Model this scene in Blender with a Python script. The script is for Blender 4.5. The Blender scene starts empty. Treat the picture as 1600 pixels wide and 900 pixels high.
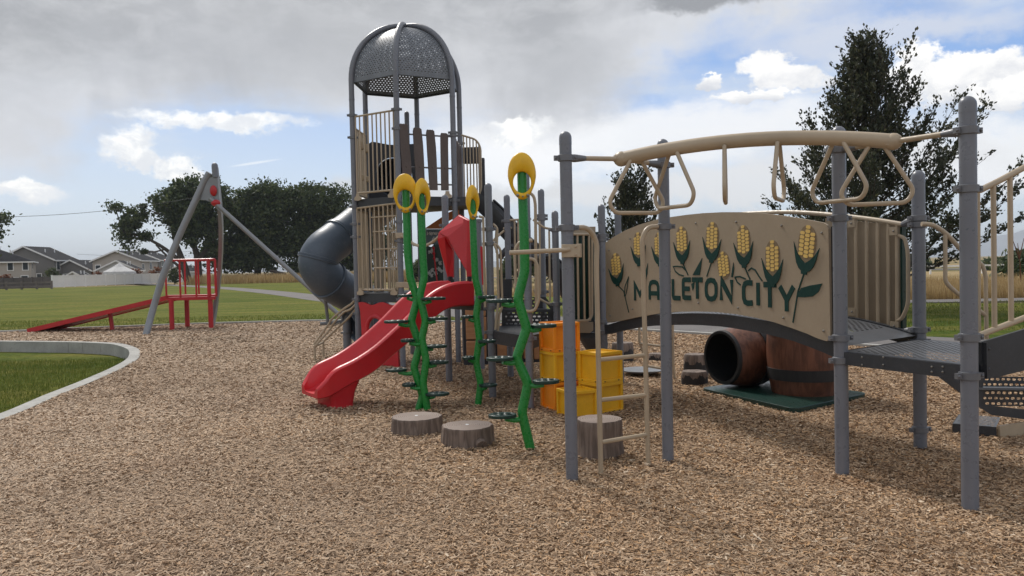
import bpy, bmesh, math, random
import numpy as np
from mathutils import Vector, Matrix
R = math.radians
rnd = random.Random(7)
scn = bpy.context.scene
COL = scn.collection

# ------------------------------------------------------------------ camera
FPX = 1250.0; CAMH = 1.6
PITCH = math.atan(34/1250.0); ROLL = math.atan(0.022)
F = Vector((0, math.cos(PITCH), -math.sin(PITCH)))
r0 = Vector((1, 0, 0)); u0 = Vector((0, math.sin(PITCH), math.cos(PITCH)))
CR = r0*math.cos(ROLL) - u0*math.sin(ROLL)
CU = r0*math.sin(ROLL) + u0*math.cos(ROLL)
cam_d = bpy.data.cameras.new('camera'); cam = bpy.data.objects.new('camera', cam_d); COL.objects.link(cam)
cam_d.sensor_width = 36; cam_d.lens = FPX/1600*36; cam_d.clip_end = 30000; cam_d.clip_start = 0.05
M = Matrix(((CR.x, CU.x, -F.x, 0), (CR.y, CU.y, -F.y, 0), (CR.z, CU.z, -F.z, CAMH), (0, 0, 0, 1)))
cam.matrix_world = M
scn.camera = cam

# ------------------------------------------------------------------ unprojection helpers (reference measurements -> metres)
O = Vector((0, 0, CAMH))
def ray(px, py):
    return F + CR*((px-800)/FPX) + CU*(-(py-450)/FPX)
def P(px, py, Y):
    d = ray(px, py); return O + d*(Y/d.y)
def G(px, py, z=0.0):
    d = ray(px, py); return O + d*((z-CAMH)/d.z)
def PL(px, py, A, B, off=0.0):
    """point seen at px,py on the vertical plane through ground points A,B (off: towards the camera)"""
    t = Vector((B[0]-A[0], B[1]-A[1], 0)).normalized(); n = Vector((t.y, -t.x, 0))
    a = Vector((A[0], A[1], 0)) + n*off
    d = ray(px, py); return O + d*((a-O).dot(n)/d.dot(n))

# ------------------------------------------------------------------ world: daylight sky with clouds
SUN_AZ, SUN_EL = R(-28), R(48)
EXPOSURE = 0.38
W = bpy.data.worlds.new('World'); scn.world = W; W.use_nodes = True
nt = W.node_tree; nt.nodes.clear()
class NB:
    def __init__(s, nt): s.nt = nt
    def n(s, t, **k):
        a = s.nt.nodes.new(t)
        for q, v in k.items(): setattr(a, q, v)
        return a
    def link(s, a, b): s.nt.links.new(a, b)
    def put(s, inp, v):
        if hasattr(v, 'is_linked') or hasattr(v, 'links'): s.link(v, inp)
        else: inp.default_value = v
    def m(s, op, a, b=0.0, c=None, clamp=False):
        x = s.n('ShaderNodeMath', operation=op, use_clamp=clamp)
        s.put(x.inputs[0], a); s.put(x.inputs[1], b)
        if c is not None: s.put(x.inputs[2], c)
        return x.outputs[0]
    def mr(s, v, a, b, c=0.0, d=1.0, smooth=True):
        x = s.n('ShaderNodeMapRange', interpolation_type='SMOOTHSTEP' if smooth else 'LINEAR')
        s.put(x.inputs[0], v)
        for i, q in enumerate((a, b, c, d)): s.put(x.inputs[1+i], q)
        return x.outputs[0]
    def noise(s, vec, scale, detail=4, rough=.55, dist=0.0):
        x = s.n('ShaderNodeTexNoise'); s.link(vec, x.inputs['Vector'])
        x.inputs['Scale'].default_value = scale; x.inputs['Detail'].default_value = detail
        x.inputs['Roughness'].default_value = rough; x.inputs['Distortion'].default_value = dist
        return x.outputs[0]
    def mapv(s, vec, sc, loc=(0, 0, 0), rot=(0, 0, 0)):
        x = s.n('ShaderNodeMapping'); s.link(vec, x.inputs[0]); x.inputs['Scale'].default_value = sc
        x.inputs['Location'].default_value = loc; x.inputs['Rotation'].default_value = rot
        return x.outputs[0]
    def mix(s, f, a, b, blend='MIX'):
        x = s.n('ShaderNodeMix', data_type='RGBA', blend_type=blend)
        s.put(x.inputs[0], f); s.putc(x.inputs[6], a); s.putc(x.inputs[7], b)
        return x.outputs[2]
    def putc(s, inp, v):
        if isinstance(v, (tuple, list)): inp.default_value = (*v[:3], 1)
        else: s.link(v, inp)
    def ramp(s, v, stops, interp='LINEAR'):
        x = s.n('ShaderNodeValToRGB'); s.link(v, x.inputs[0]); cr = x.color_ramp; cr.interpolation = interp
        while len(cr.elements) < len(stops): cr.elements.new(0.5)
        for e, (p, c) in zip(cr.elements, stops):
            e.position = p; e.color = (c, c, c, 1) if isinstance(c, float) else (*c, 1)
        return x.outputs[0]
b = NB(nt)
tc = b.n('ShaderNodeTexCoord').outputs['Generated']
sep = b.n('ShaderNodeSeparateXYZ'); b.link(tc, sep.inputs[0])
az = b.m('ARCTAN2', sep.outputs[0], sep.outputs[1])
el = b.m('ARCSINE', sep.outputs[2])
sky = b.n('ShaderNodeTexSky', sky_type='NISHITA', sun_disc=False, sun_elevation=SUN_EL, sun_rotation=SUN_AZ)
sky.air_density = 1.0; sky.dust_density = 0.8; sky.ozone_density = 1.2
WS = 0.10
flat = b.mapv(tc, (1, 1, 2.6))
n1 = b.noise(flat, 3.2, 8, .58, .25)
n2 = b.noise(flat, 11, 8, .62, .3)
n3 = b.noise(b.mapv(tc, (1, 1, 1.5), (4, 1, 2)), 20, 9, .68, .3)
nlow = b.noise(b.mapv(tc, (1, 1, 1.8), (7, 3, 1)), 2.1, 5, .5)
azw = b.m('ADD', az, b.m('ADD', b.m('MULTIPLY', b.m('SUBTRACT', b.noise(b.mapv(tc, (1, 1, 1.6), (3, 8, 1)), 7, 9, .6), .5), .16), b.m('MULTIPLY', b.m('SUBTRACT', b.noise(tc, 38, 6, .65), .5), .035)))
elw = b.m('ADD', el, b.m('ADD', b.m('MULTIPLY', b.m('SUBTRACT', b.noise(b.mapv(tc, (1, 1, 2.0), (13, 2, 6)), 7, 9, .6), .5), .085), b.m('MULTIPLY', b.m('SUBTRACT', b.noise(b.mapv(tc, (1, 1, 1), (3, 3, 8)), 38, 6, .65), .5), .030)))
n3m = b.m('ADD', b.m('MULTIPLY', n3, .6), b.m('MULTIPLY', b.noise(b.mapv(tc, (1, 1, 1.4), (9, 2, 5)), 60, 8, .65, .3), .4))
def azel(px, py):
    d = ray(px, py).normalized(); return math.atan2(d.x, d.y), math.asin(d.z)
def blob(px, py, rx, ry, amp=0.7, hi=.75, lo=1.15, nz=None, tilt=0.0, warp=True):
    a, e = azel(px, py)
    da = b.m('SUBTRACT', azw if warp else az, a); de = b.m('SUBTRACT', elw if warp else el, e)
    if tilt: de = b.m('SUBTRACT', de, b.m('MULTIPLY', da, tilt))
    da = b.m('DIVIDE', da, rx/1250); de = b.m('DIVIDE', de, ry/1250)
    d = b.m('SQRT', b.m('ADD', b.m('MULTIPLY', da, da), b.m('MULTIPLY', de, de)))
    d = b.m('ADD', d, b.m('MULTIPLY', b.m('SUBTRACT', nz if nz is not None else n2, .5), amp*2))
    return b.mr(d, hi, lo, 1, 0)
K = 1/WS
def c(r_, g_, b_): return (r_*K, g_*K, b_*K)
# pale veil low in the sky over nishita blue
base = b.mix(0.72, sky.outputs[0], b.ramp(b.m('DIVIDE', el, 0.9), [(0.0, c(.60, .67, .74)), (.10, c(.46, .58, .76)), (.22, c(.20, .36, .70)), (.5, c(.14, .27, .60)), (1, c(.18, .30, .58))]))
veil = b.mr(b.noise(b.mapv(tc, (1, 1, 6), (2, 5, 0)), 3.5, 7, .55, .3), .40, .66)
veilL = b.mr(az, -.75, .35, .55, .0, False)
veil = b.m('MAXIMUM', b.m('MULTIPLY', veil, .60), veilL)
colr = b.mix(veil, base, c(.60, .65, .71))
def over(col, mask, cc): return b.mix(mask, col, cc)
# white bank, low centre and right
for (px, py, rx, ry, v, am) in [(1050, 215, 330, 62, .80, .35), (800, 240, 150, 75, .85, .5), (1120, 300, 420, 28, .70, .5), (1560, 245, 120, 55, .82, .4), (1380, 250, 200, 30, .68, .5), (680, 300, 200, 20, .6, .5), (40, 300, 60, 14, .8, .6)]:
    colr = over(colr, b.m('MULTIPLY', blob(px, py, rx, ry, am, .45, 1.25), .88), c(v, v*1.005, v*1.015))
# cumulus with lit tops
for (px, py, rx, ry) in [(1225, 112, 62, 34), (1175, 150, 60, 12), (1110, 125, 28, 12), (1420, 118, 42, 44), (1530, 118, 88, 40), (1590, 150, 60, 25), (1320, 120, 30, 20)]:
    mk = blob(px, py, rx, ry, .8, .70, 1.0, n3m)
    sh = b.mr(b.m('ADD', b.m('DIVIDE', b.m('SUBTRACT', el, azel(px, py)[1]), ry/1250*1.4), b.m('MULTIPLY', b.m('SUBTRACT', n3, .5), 3.0)), -1.0, .6)
    colr = over(colr, mk, b.mix(sh, c(.56, .58, .63), c(.90, .89, .87)))
# the great grey cloud: everything above a wavy lower edge
azn = b.m('DIVIDE', b.m('ADD', azw, 1.2), 2.4)
def edge_stop(px, py):
    a, e = azel(px, py); return ((a+1.2)/2.4, e)
es = [(0.0, .05)] + [edge_stop(*q) for q in [(-60, 285), (90, 262), (200, 225), (300, 175), (420, 172), (520, 205), (640, 215), (760, 190), (860, 225), (930, 190), (1020, 130), (1120, 78), (1300, 35), (1500, -10), (1650, -50)]] + [(1.0, .45)]
edge = b.ramp(azn, [(p_, float(e_)) for p_, e_ in es], 'B_SPLINE')
dd = b.m('ADD', b.m('SUBTRACT', elw, edge), b.m('MULTIPLY', b.m('SUBTRACT', n1, .5), .13))
gm = b.mr(dd, -.018, .05)
thick = b.mr(dd, .0, .16)
gcol = b.mix(thick, c(.60, .62, .66), c(.335, .345, .365))
gcol = b.mix(b.mr(nlow, .36, .66), gcol, b.mix(thick, c(.60, .61, .64), c(.455, .462, .475)))
gcol = b.mix(b.m('MULTIPLY', b.mr(b.noise(b.mapv(tc, (1, 1, 2.2), (1, 9, 4)), 6.5, 6, .55, .3), .45, .70), .30), gcol, c(.60, .61, .64))
streak = b.noise(b.mapv(tc, (2.2, 2.2, .55), (1, 5, 2)), 5, 6, .55, .2)
gcol = b.mix(b.m('MULTIPLY', b.mr(streak, .42, .68), .38), gcol, c(.30, .31, .335))
mott = b.noise(b.mapv(tc, (1, 1, 2.0), (6, 6, 6)), 16, 8, .62, .3)
gcol = b.mix(b.m('MULTIPLY', b.mr(mott, .40, .68), .28), gcol, c(.66, .67, .69))
colr = over(colr, gm, gcol)
# soft dark fall streak in front of the bright gap, and dark wisps at top right
colr = over(colr, b.m('MULTIPLY', blob(880, 130, 120, 95, .25, .2, 1.2, n1), .55), c(.36, .37, .39))
colr = over(colr, b.m('MULTIPLY', blob(470, 90, 230, 90, .3, .2, 1.2, n1), .45), c(.315, .325, .345))
colr = over(colr, blob(1110, -8, 110, 22, .5, .4, 1.2), c(.27, .28, .30))
colr = over(colr, b.m('MULTIPLY', blob(1380, 48, 230, 32, .5, .3, 1.2), .7), c(.62, .63, .66))
# bright silver-lined gaps
for (px, py, rx, ry, t_) in [(345, 195, 135, 17, 0), (225, 232, 40, 26, 0), (262, 262, 62, 16, -.35), (305, 268, 28, 16, 0), (820, 212, 60, 20, 0), (785, 205, 45, 12, .2), (30, 292, 42, 12, 0)]:
    mk = blob(px, py, rx, ry, 1.0, .45, 1.15, n3m, t_)
    colr = over(colr, b.m('MULTIPLY', mk, .95), b.mix(b.mr(n3, .38, .62), c(.70, .72, .75), c(1.0, .99, .95)))
# thin condensation trail
colr = over(colr, b.m('MULTIPLY', blob(396, 255, 36, 2.0, .3, .3, 1.3, n2, .17, False), .6), c(.82, .84, .87))
# lower hemisphere: dull earth bounce
colr = over(colr, b.mr(el, -.02, -.06), c(.20, .17, .13))
# the zenith and the sky behind the camera: overcast of the same grey
back = b.mr(sep.outputs[1], .15, -.35)
colr = over(colr, b.m('MULTIPLY', back, b.mr(el, -.06, .02)), c(.56, .58, .62))
bg = b.n('ShaderNodeBackground'); b.link(colr, bg.inputs[0]); bg.inputs[1].default_value = WS
out = b.n('ShaderNodeOutputWorld'); b.link(bg.outputs[0], out.inputs[0])

# sun behind thin cloud
sd = bpy.data.lights.new('sun', 'SUN'); sun = bpy.data.objects.new('sun', sd); COL.objects.link(sun)
sd.energy = 2.5; sd.angle = R(12); sd.color = (1, .95, .88)
sdir = Vector((math.sin(SUN_AZ)*math.cos(SUN_EL), math.cos(SUN_AZ)*math.cos(SUN_EL), math.sin(SUN_EL)))
sun.rotation_euler = sdir.to_track_quat('Z', 'Y').to_euler(); sun.location = (-20, 40, 40)
scn.view_settings.view_transform = 'Standard'; scn.view_settings.look = 'None'
scn.view_settings.gamma = 1; scn.view_settings.exposure = EXPOSURE; scn.view_settings.use_curve_mapping = False
scn.render.engine = 'CYCLES'
scn.cycles.max_bounces = 6; scn.cycles.transparent_max_bounces = 16

# ------------------------------------------------------------------ materials
MATS = {}
def newmat(name):
    m = bpy.data.materials.new(name); m.use_nodes = True; m.node_tree.nodes.clear()
    bb = NB(m.node_tree); o = bb.n('ShaderNodeOutputMaterial'); p = bb.n('ShaderNodeBsdfPrincipled')
    bb.link(p.outputs[0], o.inputs[0]); MATS[name] = m
    return m, bb, p, o
def paint(name, col, rough=.45, var=.10, dirt=(.30, .25, .2), dirta=.10, bump=.0, bscale=60, metallic=0.0, spec=.5, sc=3.0):
    m, bb, p, o = newmat(name)
    tcn = bb.n('ShaderNodeTexCoord').outputs['Object']
    n = bb.noise(tcn, sc, 5, .6); nf = bb.noise(tcn, sc*11, 4, .6)
    dark = tuple(x*(1-var) for x in col); lite = tuple(min(1, x*(1+var)) for x in col)
    cc = bb.mix(bb.mr(n, .3, .7), dark, lite)
    cc = bb.mix(bb.m('MULTIPLY', bb.mr(nf, .5, .75), dirta), cc, dirt)
    bb.link(cc, p.inputs['Base Color'])
    bb.link(bb.mr(nf, .3, .7, rough-.07, rough+.12), p.inputs['Roughness'])
    p.inputs['Metallic'].default_value = metallic
    p.inputs['Specular IOR Level'].default_value = spec
    if bump:
        bp = bb.n('ShaderNodeBump'); bp.inputs['Strength'].default_value = bump; bp.inputs['Distance'].default_value = .01
        bb.link(bb.noise(tcn, bscale, 3, .6), bp.inputs['Height']); bb.link(bp.outputs[0], p.inputs['Normal'])
    return m
paint('post_grey', (.155, .164, .190), .32, .08, dirta=.03, sc=1.4)
paint('pipe_grey', (.23, .24, .255), .35, .06, dirta=.05, metallic=.3)
paint('clamp_grey', (.15, .155, .17), .42, .1, metallic=.2)
paint('beige', (.40, .32, .225), .42, .07, dirta=.08)
paint('beige_panel', (.315, .25, .175), .55, .05, dirta=.12, bump=.15, bscale=250)
paint('dark_deck', (.030, .033, .039), .5, .12, dirt=(.16, .15, .14), dirta=.18, bump=.1, bscale=200)
paint('tube_plastic', (.068, .092, .125), .42, .16, dirt=(.2, .22, .25), dirta=.18, sc=1.5)
paint('dark_plastic', (.022, .024, .030), .45, .15, dirt=(.15, .15, .16), dirta=.12)
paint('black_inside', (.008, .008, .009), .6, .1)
paint('green_paint', (.012, .21, .035), .28, .04, dirta=.0)
paint('dark_green', (.0025, .028, .021), .34, .1, dirt=(.1, .14, .12), dirta=.05)
paint('yellow_pod', (.76, .44, .012), .38, .07, dirt=(.35, .16, .01), dirta=.22, sc=9)
paint('red_plastic', (.50, .013, .022), .36, .08, dirt=(.40, .08, .07), dirta=.15, sc=2)
paint('red_paint', (.42, .012, .018), .38, .08, dirta=.08)
paint('brown_plank', (.095, .072, .065), .6, .12, bump=.3, bscale=40)
paint('orange_crate', (.86, .27, .008), .45, .06, dirt=(.45, .2, .05), dirta=.16, sc=5)
paint('yellow_crate', (.78, .42, .010), .45, .06, dirt=(.4, .22, .05), dirta=.16, sc=5)
paint('bolt', (.25, .24, .22), .35, .1, metallic=.7)
paint('concrete', (.34, .335, .315), .85, .14, dirt=(.18, .16, .13), dirta=.35, bump=.5, bscale=60, sc=2)
paint('letter_green', (.003, .034, .028), .55, .08, dirta=.0, spec=.25)
paint('corn_yellow', (.66, .45, .13), .5, .06)
paint('corn_brown', (.19, .135, .075), .6, .06)
paint('orange_roof', (.55, .2, .06), .5, .1)
paint('teal_sign', (.15, .21, .24), .5, .1)
paint('white_paint', (.75, .75, .74), .5, .05)
paint('flower_white', (.5, .52, .50), .5, .05)
paint('siding_grey', (.30, .29, .285), .8, .05, sc=.3)
paint('siding_dark', (.17, .165, .16), .8, .05, sc=.3)
paint('siding_tan', (.42, .38, .34), .8, .05, sc=.3)
paint('siding_white', (.62, .62, .61), .8, .04, sc=.3)
paint('shingle', (.022, .023, .028), .9, .2, dirta=.04, spec=.1, bump=.4, bscale=4, sc=.8)
paint('window_glass', (.03, .04, .05), .12, .1)
paint('vinyl_white', (.82, .82, .82), .4, .03, sc=.4)
paint('fence_dark', (.10, .085, .082), .85, .15, sc=.5)
paint('fence_rail', (.15, .125, .115), .85, .2, sc=.6)
paint('bark', (.055, .042, .033), .9, .25, bump=.8, bscale=14)
paint('rust_leaf', (.16, .05, .02), .7, .3)
paint('asphalt', (.135, .125, .122), .9, .12, dirt=(.22, .2, .18), dirta=.4, bump=.5, bscale=90, sc=.7)
paint('canvas', (.5, .5, .5), .8, .1)
paint('hill_rock', (.16, .17, .19), .95, .3, sc=.0006)
paint('far_scrub', (.11, .095, .06), .95, .35, dirt=(.3, .25, .16), dirta=.7, sc=.05)

def holed(name, col, pu, pv, ru, rv, margin, rough=.45):
    """painted sheet metal with real openings: uv in metres, 'norm' uv 0..1 for the solid rim"""
    m, bb, p, o = newmat(name)
    tcn = bb.n('ShaderNodeTexCoord').outputs['Object']
    n = bb.noise(tcn, 6, 4, .6)
    bb.link(bb.mix(bb.mr(n, .3, .7), tuple(x*.88 for x in col), tuple(x*1.1 for x in col)), p.inputs['Base Color'])
    p.inputs['Roughness'].default_value = rough
    uv = bb.n('ShaderNodeUVMap', uv_map='metres').outputs[0]; s = bb.n('ShaderNodeSeparateXYZ'); bb.link(uv, s.inputs[0])
    v = bb.m('DIVIDE', s.outputs[1], pv); row = bb.m('FLOOR', v); fv = bb.m('SUBTRACT', bb.m('SUBTRACT', v, row), .5)
    odd = bb.m('MULTIPLY', bb.m('MODULO', bb.m('ADD', row, 1000.0), 2.0), .5)
    u = bb.m('ADD', bb.m('DIVIDE', s.outputs[0], pu), odd); fu = bb.m('SUBTRACT', bb.m('FRACT', bb.m('ADD', u, 1000.0)), .5)
    a = bb.m('DIVIDE', fu, ru/pu); c_ = bb.m('DIVIDE', fv, rv/pv)
    d = bb.m('ADD', bb.m('POWER', bb.m('ABSOLUTE', a), 3.0), bb.m('POWER', bb.m('ABSOLUTE', c_), 3.0))
    hole = bb.m('LESS_THAN', d, 1.0)
    uv2 = bb.n('ShaderNodeUVMap', uv_map='norm').outputs[0]; s2 = bb.n('ShaderNodeSeparateXYZ'); bb.link(uv2, s2.inputs[0])
    for k in (0, 1):
        hole = bb.m('MULTIPLY', hole, bb.m('GREATER_THAN', s2.outputs[k], margin))
        hole = bb.m('MULTIPLY', hole, bb.m('LESS_THAN', s2.outputs[k], 1-margin))
    tr = bb.n('ShaderNodeBsdfTransparent'); mx = bb.n('ShaderNodeMixShader')
    bb.link(hole, mx.inputs[0]); bb.link(p.outputs[0], mx.inputs[1]); bb.link(tr.outputs[0], mx.inputs[2]); bb.link(mx.outputs[0], o.inputs[0])
    return m
holed('dome_metal', (.165, .18, .205), .060, .036, .0135, .0068, .05)
holed('deck_holes', (.085, .09, .10), .075, .036, .020, .009, .06)
holed('riser_holes', (.025, .027, .032), .062, .048, .020, .011, .08)

# stump
m, bb, p, o = newmat('stump')
tcn = bb.n('ShaderNodeTexCoord').outputs['Object']
w = bb.noise(bb.mapv(tcn, (14, 14, 1.6)), 1.6, 5, .6, .6)
bb.link(bb.mix(bb.mr(w, .35, .65), (.105, .076, .060), (.215, .162, .130)), p.inputs['Base Color']); p.inputs['Roughness'].default_value = .75
bp = bb.n('ShaderNodeBump'); bp.inputs['Strength'].default_value = .6; bp.inputs['Distance'].default_value = .02
bb.link(w, bp.inputs['Height']); bb.link(bp.outputs[0], p.inputs['Normal'])
m, bb, p, o = newmat('stump_top')
tcn = bb.n('ShaderNodeTexCoord').outputs['Object']
sp = bb.n('ShaderNodeSeparateXYZ'); bb.link(tcn, sp.inputs[0])
rr = bb.m('SQRT', bb.m('ADD', bb.m('MULTIPLY', sp.outputs[0], sp.outputs[0]), bb.m('MULTIPLY', sp.outputs[1], sp.outputs[1])))
rr = bb.m('ADD', rr, bb.m('MULTIPLY', bb.noise(tcn, 6, 3), .03))
ring = bb.m('SINE', bb.m('MULTIPLY', rr, 320.0))
bb.link(bb.mix(bb.mr(ring, -1, 1), (.185, .140, .116), (.26, .202, .172)), p.inputs['Base Color']); p.inputs['Roughness'].default_value = .7
bp = bb.n('ShaderNodeBump'); bp.inputs['Strength'].default_value = .35; bp.inputs['Distance'].default_value = .01
bb.link(ring, bp.inputs['Height']); bb.link(bp.outputs[0], p.inputs['Normal'])
# two-tone faux log
m, bb, p, o = newmat('log_black')
tcn = bb.n('ShaderNodeTexCoord').outputs['Object']
bb.link(bb.mix(bb.noise(bb.mapv(tcn, (12, 12, 2)), 2, 4), (.010, .010, .012), (.035, .032, .032)), p.inputs['Base Color']); p.inputs['Roughness'].default_value = .7
# barrel wood
def wood(name, c1, c2, c3, sc, rough=.5, ax=2):
    m, bb, p, o = newmat(name)
    tcn = bb.n('ShaderNodeTexCoord').outputs['Object']
    s = [sc, sc, sc]; s[ax] = sc*.12
    g = bb.noise(bb.mapv(tcn, tuple(s)), 1.0, 6, .65, .8); h = bb.noise(tcn, 2.2, 4, .6)
    cc = bb.mix(bb.mr(g, .35, .65), c1, c2); cc = bb.mix(bb.mr(h, .45, .75), cc, c3)
    bb.link(cc, p.inputs['Base Color']); p.inputs['Roughness'].default_value = rough
    bp = bb.n('ShaderNodeBump'); bp.inputs['Strength'].default_value = .3; bp.inputs['Distance'].default_value = .01
    bb.link(g, bp.inputs['Height']); bb.link(bp.outputs[0], p.inputs['Normal'])
wood('barrel_wood', (.095, .034, .018), (.185, .070, .038), (.045, .018, .011), 20, .48)
wood('block_wood', (.33, .15, .06), (.42, .21, .095), (.25, .11, .045), 18, .6, 0)

# mulch
def mulch_color(bb, rand, pos):
    cc = bb.ramp(rand, [(0, (.13, .078, .045)), (.13, (.27, .172, .105)), (.36, (.44, .310, .202)), (.62, (.53, .385, .255)), (.85, (.50, .295, .145)), (1, (.74, .61, .46))])
    big = bb.noise(pos, .55, 5, .6); cc = bb.mix(bb.m('MULTIPLY', bb.mr(big, .52, .75), .55), cc, bb.mix(.5, cc, (.34, .16, .065)))
    big2 = bb.noise(bb.mapv(pos, (1, 1, 1), (31, 7, 0)), .35, 4, .55)
    sx_ = bb.n('ShaderNodeSeparateXYZ'); bb.link(pos, sx_.inputs[0])
    wear = bb.mr(bb.m('ADD', sx_.outputs[0], bb.m('MULTIPLY', bb.m('SUBTRACT', big2, .5), 6.0)), -4.5, 1.0, .38, 0.0)
    cc = bb.mix(wear, cc, (.60, .50, .40))
    return bb.mix(bb.mr(big2, .38, .66), bb.mix(.22, cc, (.15, .085, .045)), cc)
m, bb, p, o = newmat('mulch_ground'); p.inputs['Specular IOR Level'].default_value = .1
tcn = bb.n('ShaderNodeTexCoord').outputs['Object']
vecs = []
wv = bb.n('ShaderNodeTexNoise'); bb.link(tcn, wv.inputs['Vector']); wv.inputs['Scale'].default_value = 9
va = bb.n('ShaderNodeVectorMath', operation='MULTIPLY_ADD'); bb.link(wv.outputs['Color'], va.inputs[0]); va.inputs[1].default_value = (.16, .16, .16); bb.link(tcn, va.inputs[2])
v1 = bb.n('ShaderNodeTexVoronoi'); bb.link(bb.mapv(va.outputs[0], (26, 62, 1), rot=(0, 0, .5)), v1.inputs['Vector']); v1.inputs['Scale'].default_value = 1
v2 = bb.n('ShaderNodeTexVoronoi'); bb.link(bb.mapv(va.outputs[0], (24, 70, 1), rot=(0, 0, -.7)), v2.inputs['Vector']); v2.inputs['Scale'].default_value = 1
pick = bb.m('GREATER_THAN', bb.noise(tcn, 30, 2), .5)
rc = bb.mix(pick, v1.outputs['Color'], v2.outputs['Color']); s_ = bb.n('ShaderNodeSeparateXYZ'); bb.link(rc, s_.inputs[0])
dist = bb.m('ADD', bb.m('MULTIPLY', v1.outputs['Distance'], bb.m('SUBTRACT', 1.0, pick)), bb.m('MULTIPLY', v2.outputs['Distance'], pick))
cc = mulch_color(bb, s_.outputs[0], tcn)
cc = bb.mix(bb.m('MULTIPLY', bb.mr(dist, .35, .8), .7), cc, (.07, .048, .036))
bb.link(cc, p.inputs['Base Color']); p.inputs['Roughness'].default_value = .9
bp = bb.n('ShaderNodeBump'); bp.inputs['Strength'].default_value = .9; bp.inputs['Distance'].default_value = .02
bb.link(bb.m('SUBTRACT', s_.outputs[1], dist), bp.inputs['Height']); bb.link(bp.outputs[0], p.inputs['Normal'])
m, bb, p, o = newmat('mulch_chip'); p.inputs['Specular IOR Level'].default_value = .2
geo = bb.n('ShaderNodeNewGeometry'); tcn = bb.n('ShaderNodeTexCoord').outputs['Object']
bb.link(mulch_color(bb, geo.outputs['Random Per Island'], tcn), p.inputs['Base Color']); p.inputs['Roughness'].default_value = .85

# lawn
m, bb, p, o = newmat('lawn'); p.inputs['Specular IOR Level'].default_value = .05
tcn = bb.n('ShaderNodeTexCoord').outputs['Object']
n = bb.noise(tcn, .09, 5, .6, .3); nf = bb.noise(bb.mapv(tcn, (1, .5, 1)), 7, 6, .7); st = bb.noise(bb.mapv(tcn, (.12, .9, 1), rot=(0, 0, .12)), 1, 4, .55)
cc = bb.mix(bb.mr(n, .35, .65), (.075, .108, .015), (.145, .160, .028))
cc = bb.mix(bb.m('MULTIPLY', bb.mr(st, .42, .66), .6), cc, (.25, .21, .055))
cc = bb.mix(bb.m('MULTIPLY', bb.mr(nf, .35, .7), .55), cc, (.020, .038, .007))
bb.link(cc, p.inputs['Base Color']); p.inputs['Roughness'].default_value = .9
bp = bb.n('ShaderNodeBump'); bp.inputs['Strength'].default_value = .8; bp.inputs['Distance'].default_value = .05
bb.link(bb.noise(tcn, 22, 6, .7), bp.inputs['Height']); bb.link(bp.outputs[0], p.inputs['Normal'])
def blade(name, a, c2, c3, rough=.7):
    m, bb, p, o = newmat(name)
    geo = bb.n('ShaderNodeNewGeometry'); tcn = bb.n('ShaderNodeTexCoord').outputs['Object']
    cc = bb.ramp(geo.outputs['Random Per Island'], [(0, a), (.6, c2), (1, c3)])
    cc = bb.mix(bb.m('MULTIPLY', bb.mr(bb.noise(tcn, .5, 4), .4, .7), .5), cc, a)
    bb.link(cc, p.inputs['Base Color']); p.inputs['Roughness'].default_value = rough
    tl = bb.n('ShaderNodeBsdfTranslucent'); bb.link(cc, tl.inputs[0]); mx = bb.n('ShaderNodeMixShader'); mx.inputs[0].default_value = .3
    bb.link(p.outputs[0], mx.inputs[1]); bb.link(tl.outputs[0], mx.inputs[2]); bb.link(mx.outputs[0], o.inputs[0])
blade('grass_blade', (.060, .095, .010), (.125, .155, .020), (.24, .22, .055))
blade('straw', (.30, .20, .085), (.42, .30, .14), (.50, .38, .20))
blade('leaf_dark', (.026, .046, .015), (.062, .088, .028), (.115, .135, .045))
blade('leaf_plum', (.024, .032, .020), (.046, .056, .032), (.11, .105, .055))
blade('leaf_rust', (.12, .04, .02), (.2, .07, .03), (.25, .12, .05))
m, bb, p, o = newmat('dry_ground'); p.inputs['Specular IOR Level'].default_value = .05
tcn = bb.n('ShaderNodeTexCoord').outputs['Object']
n = bb.noise(bb.mapv(tcn, (.02, .12, 1)), 1, 7, .65); nf = bb.noise(tcn, 1.2, 6, .7)
cc = bb.mix(bb.mr(n, .38, .6), (.12, .115, .05), (.33, .245, .13)); cc = bb.mix(bb.m('MULTIPLY', bb.mr(nf, .45, .7), .6), cc, (.16, .12, .065))
bb.link(cc, p.inputs['Base Color']); p.inputs['Roughness'].default_value = .95

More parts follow.
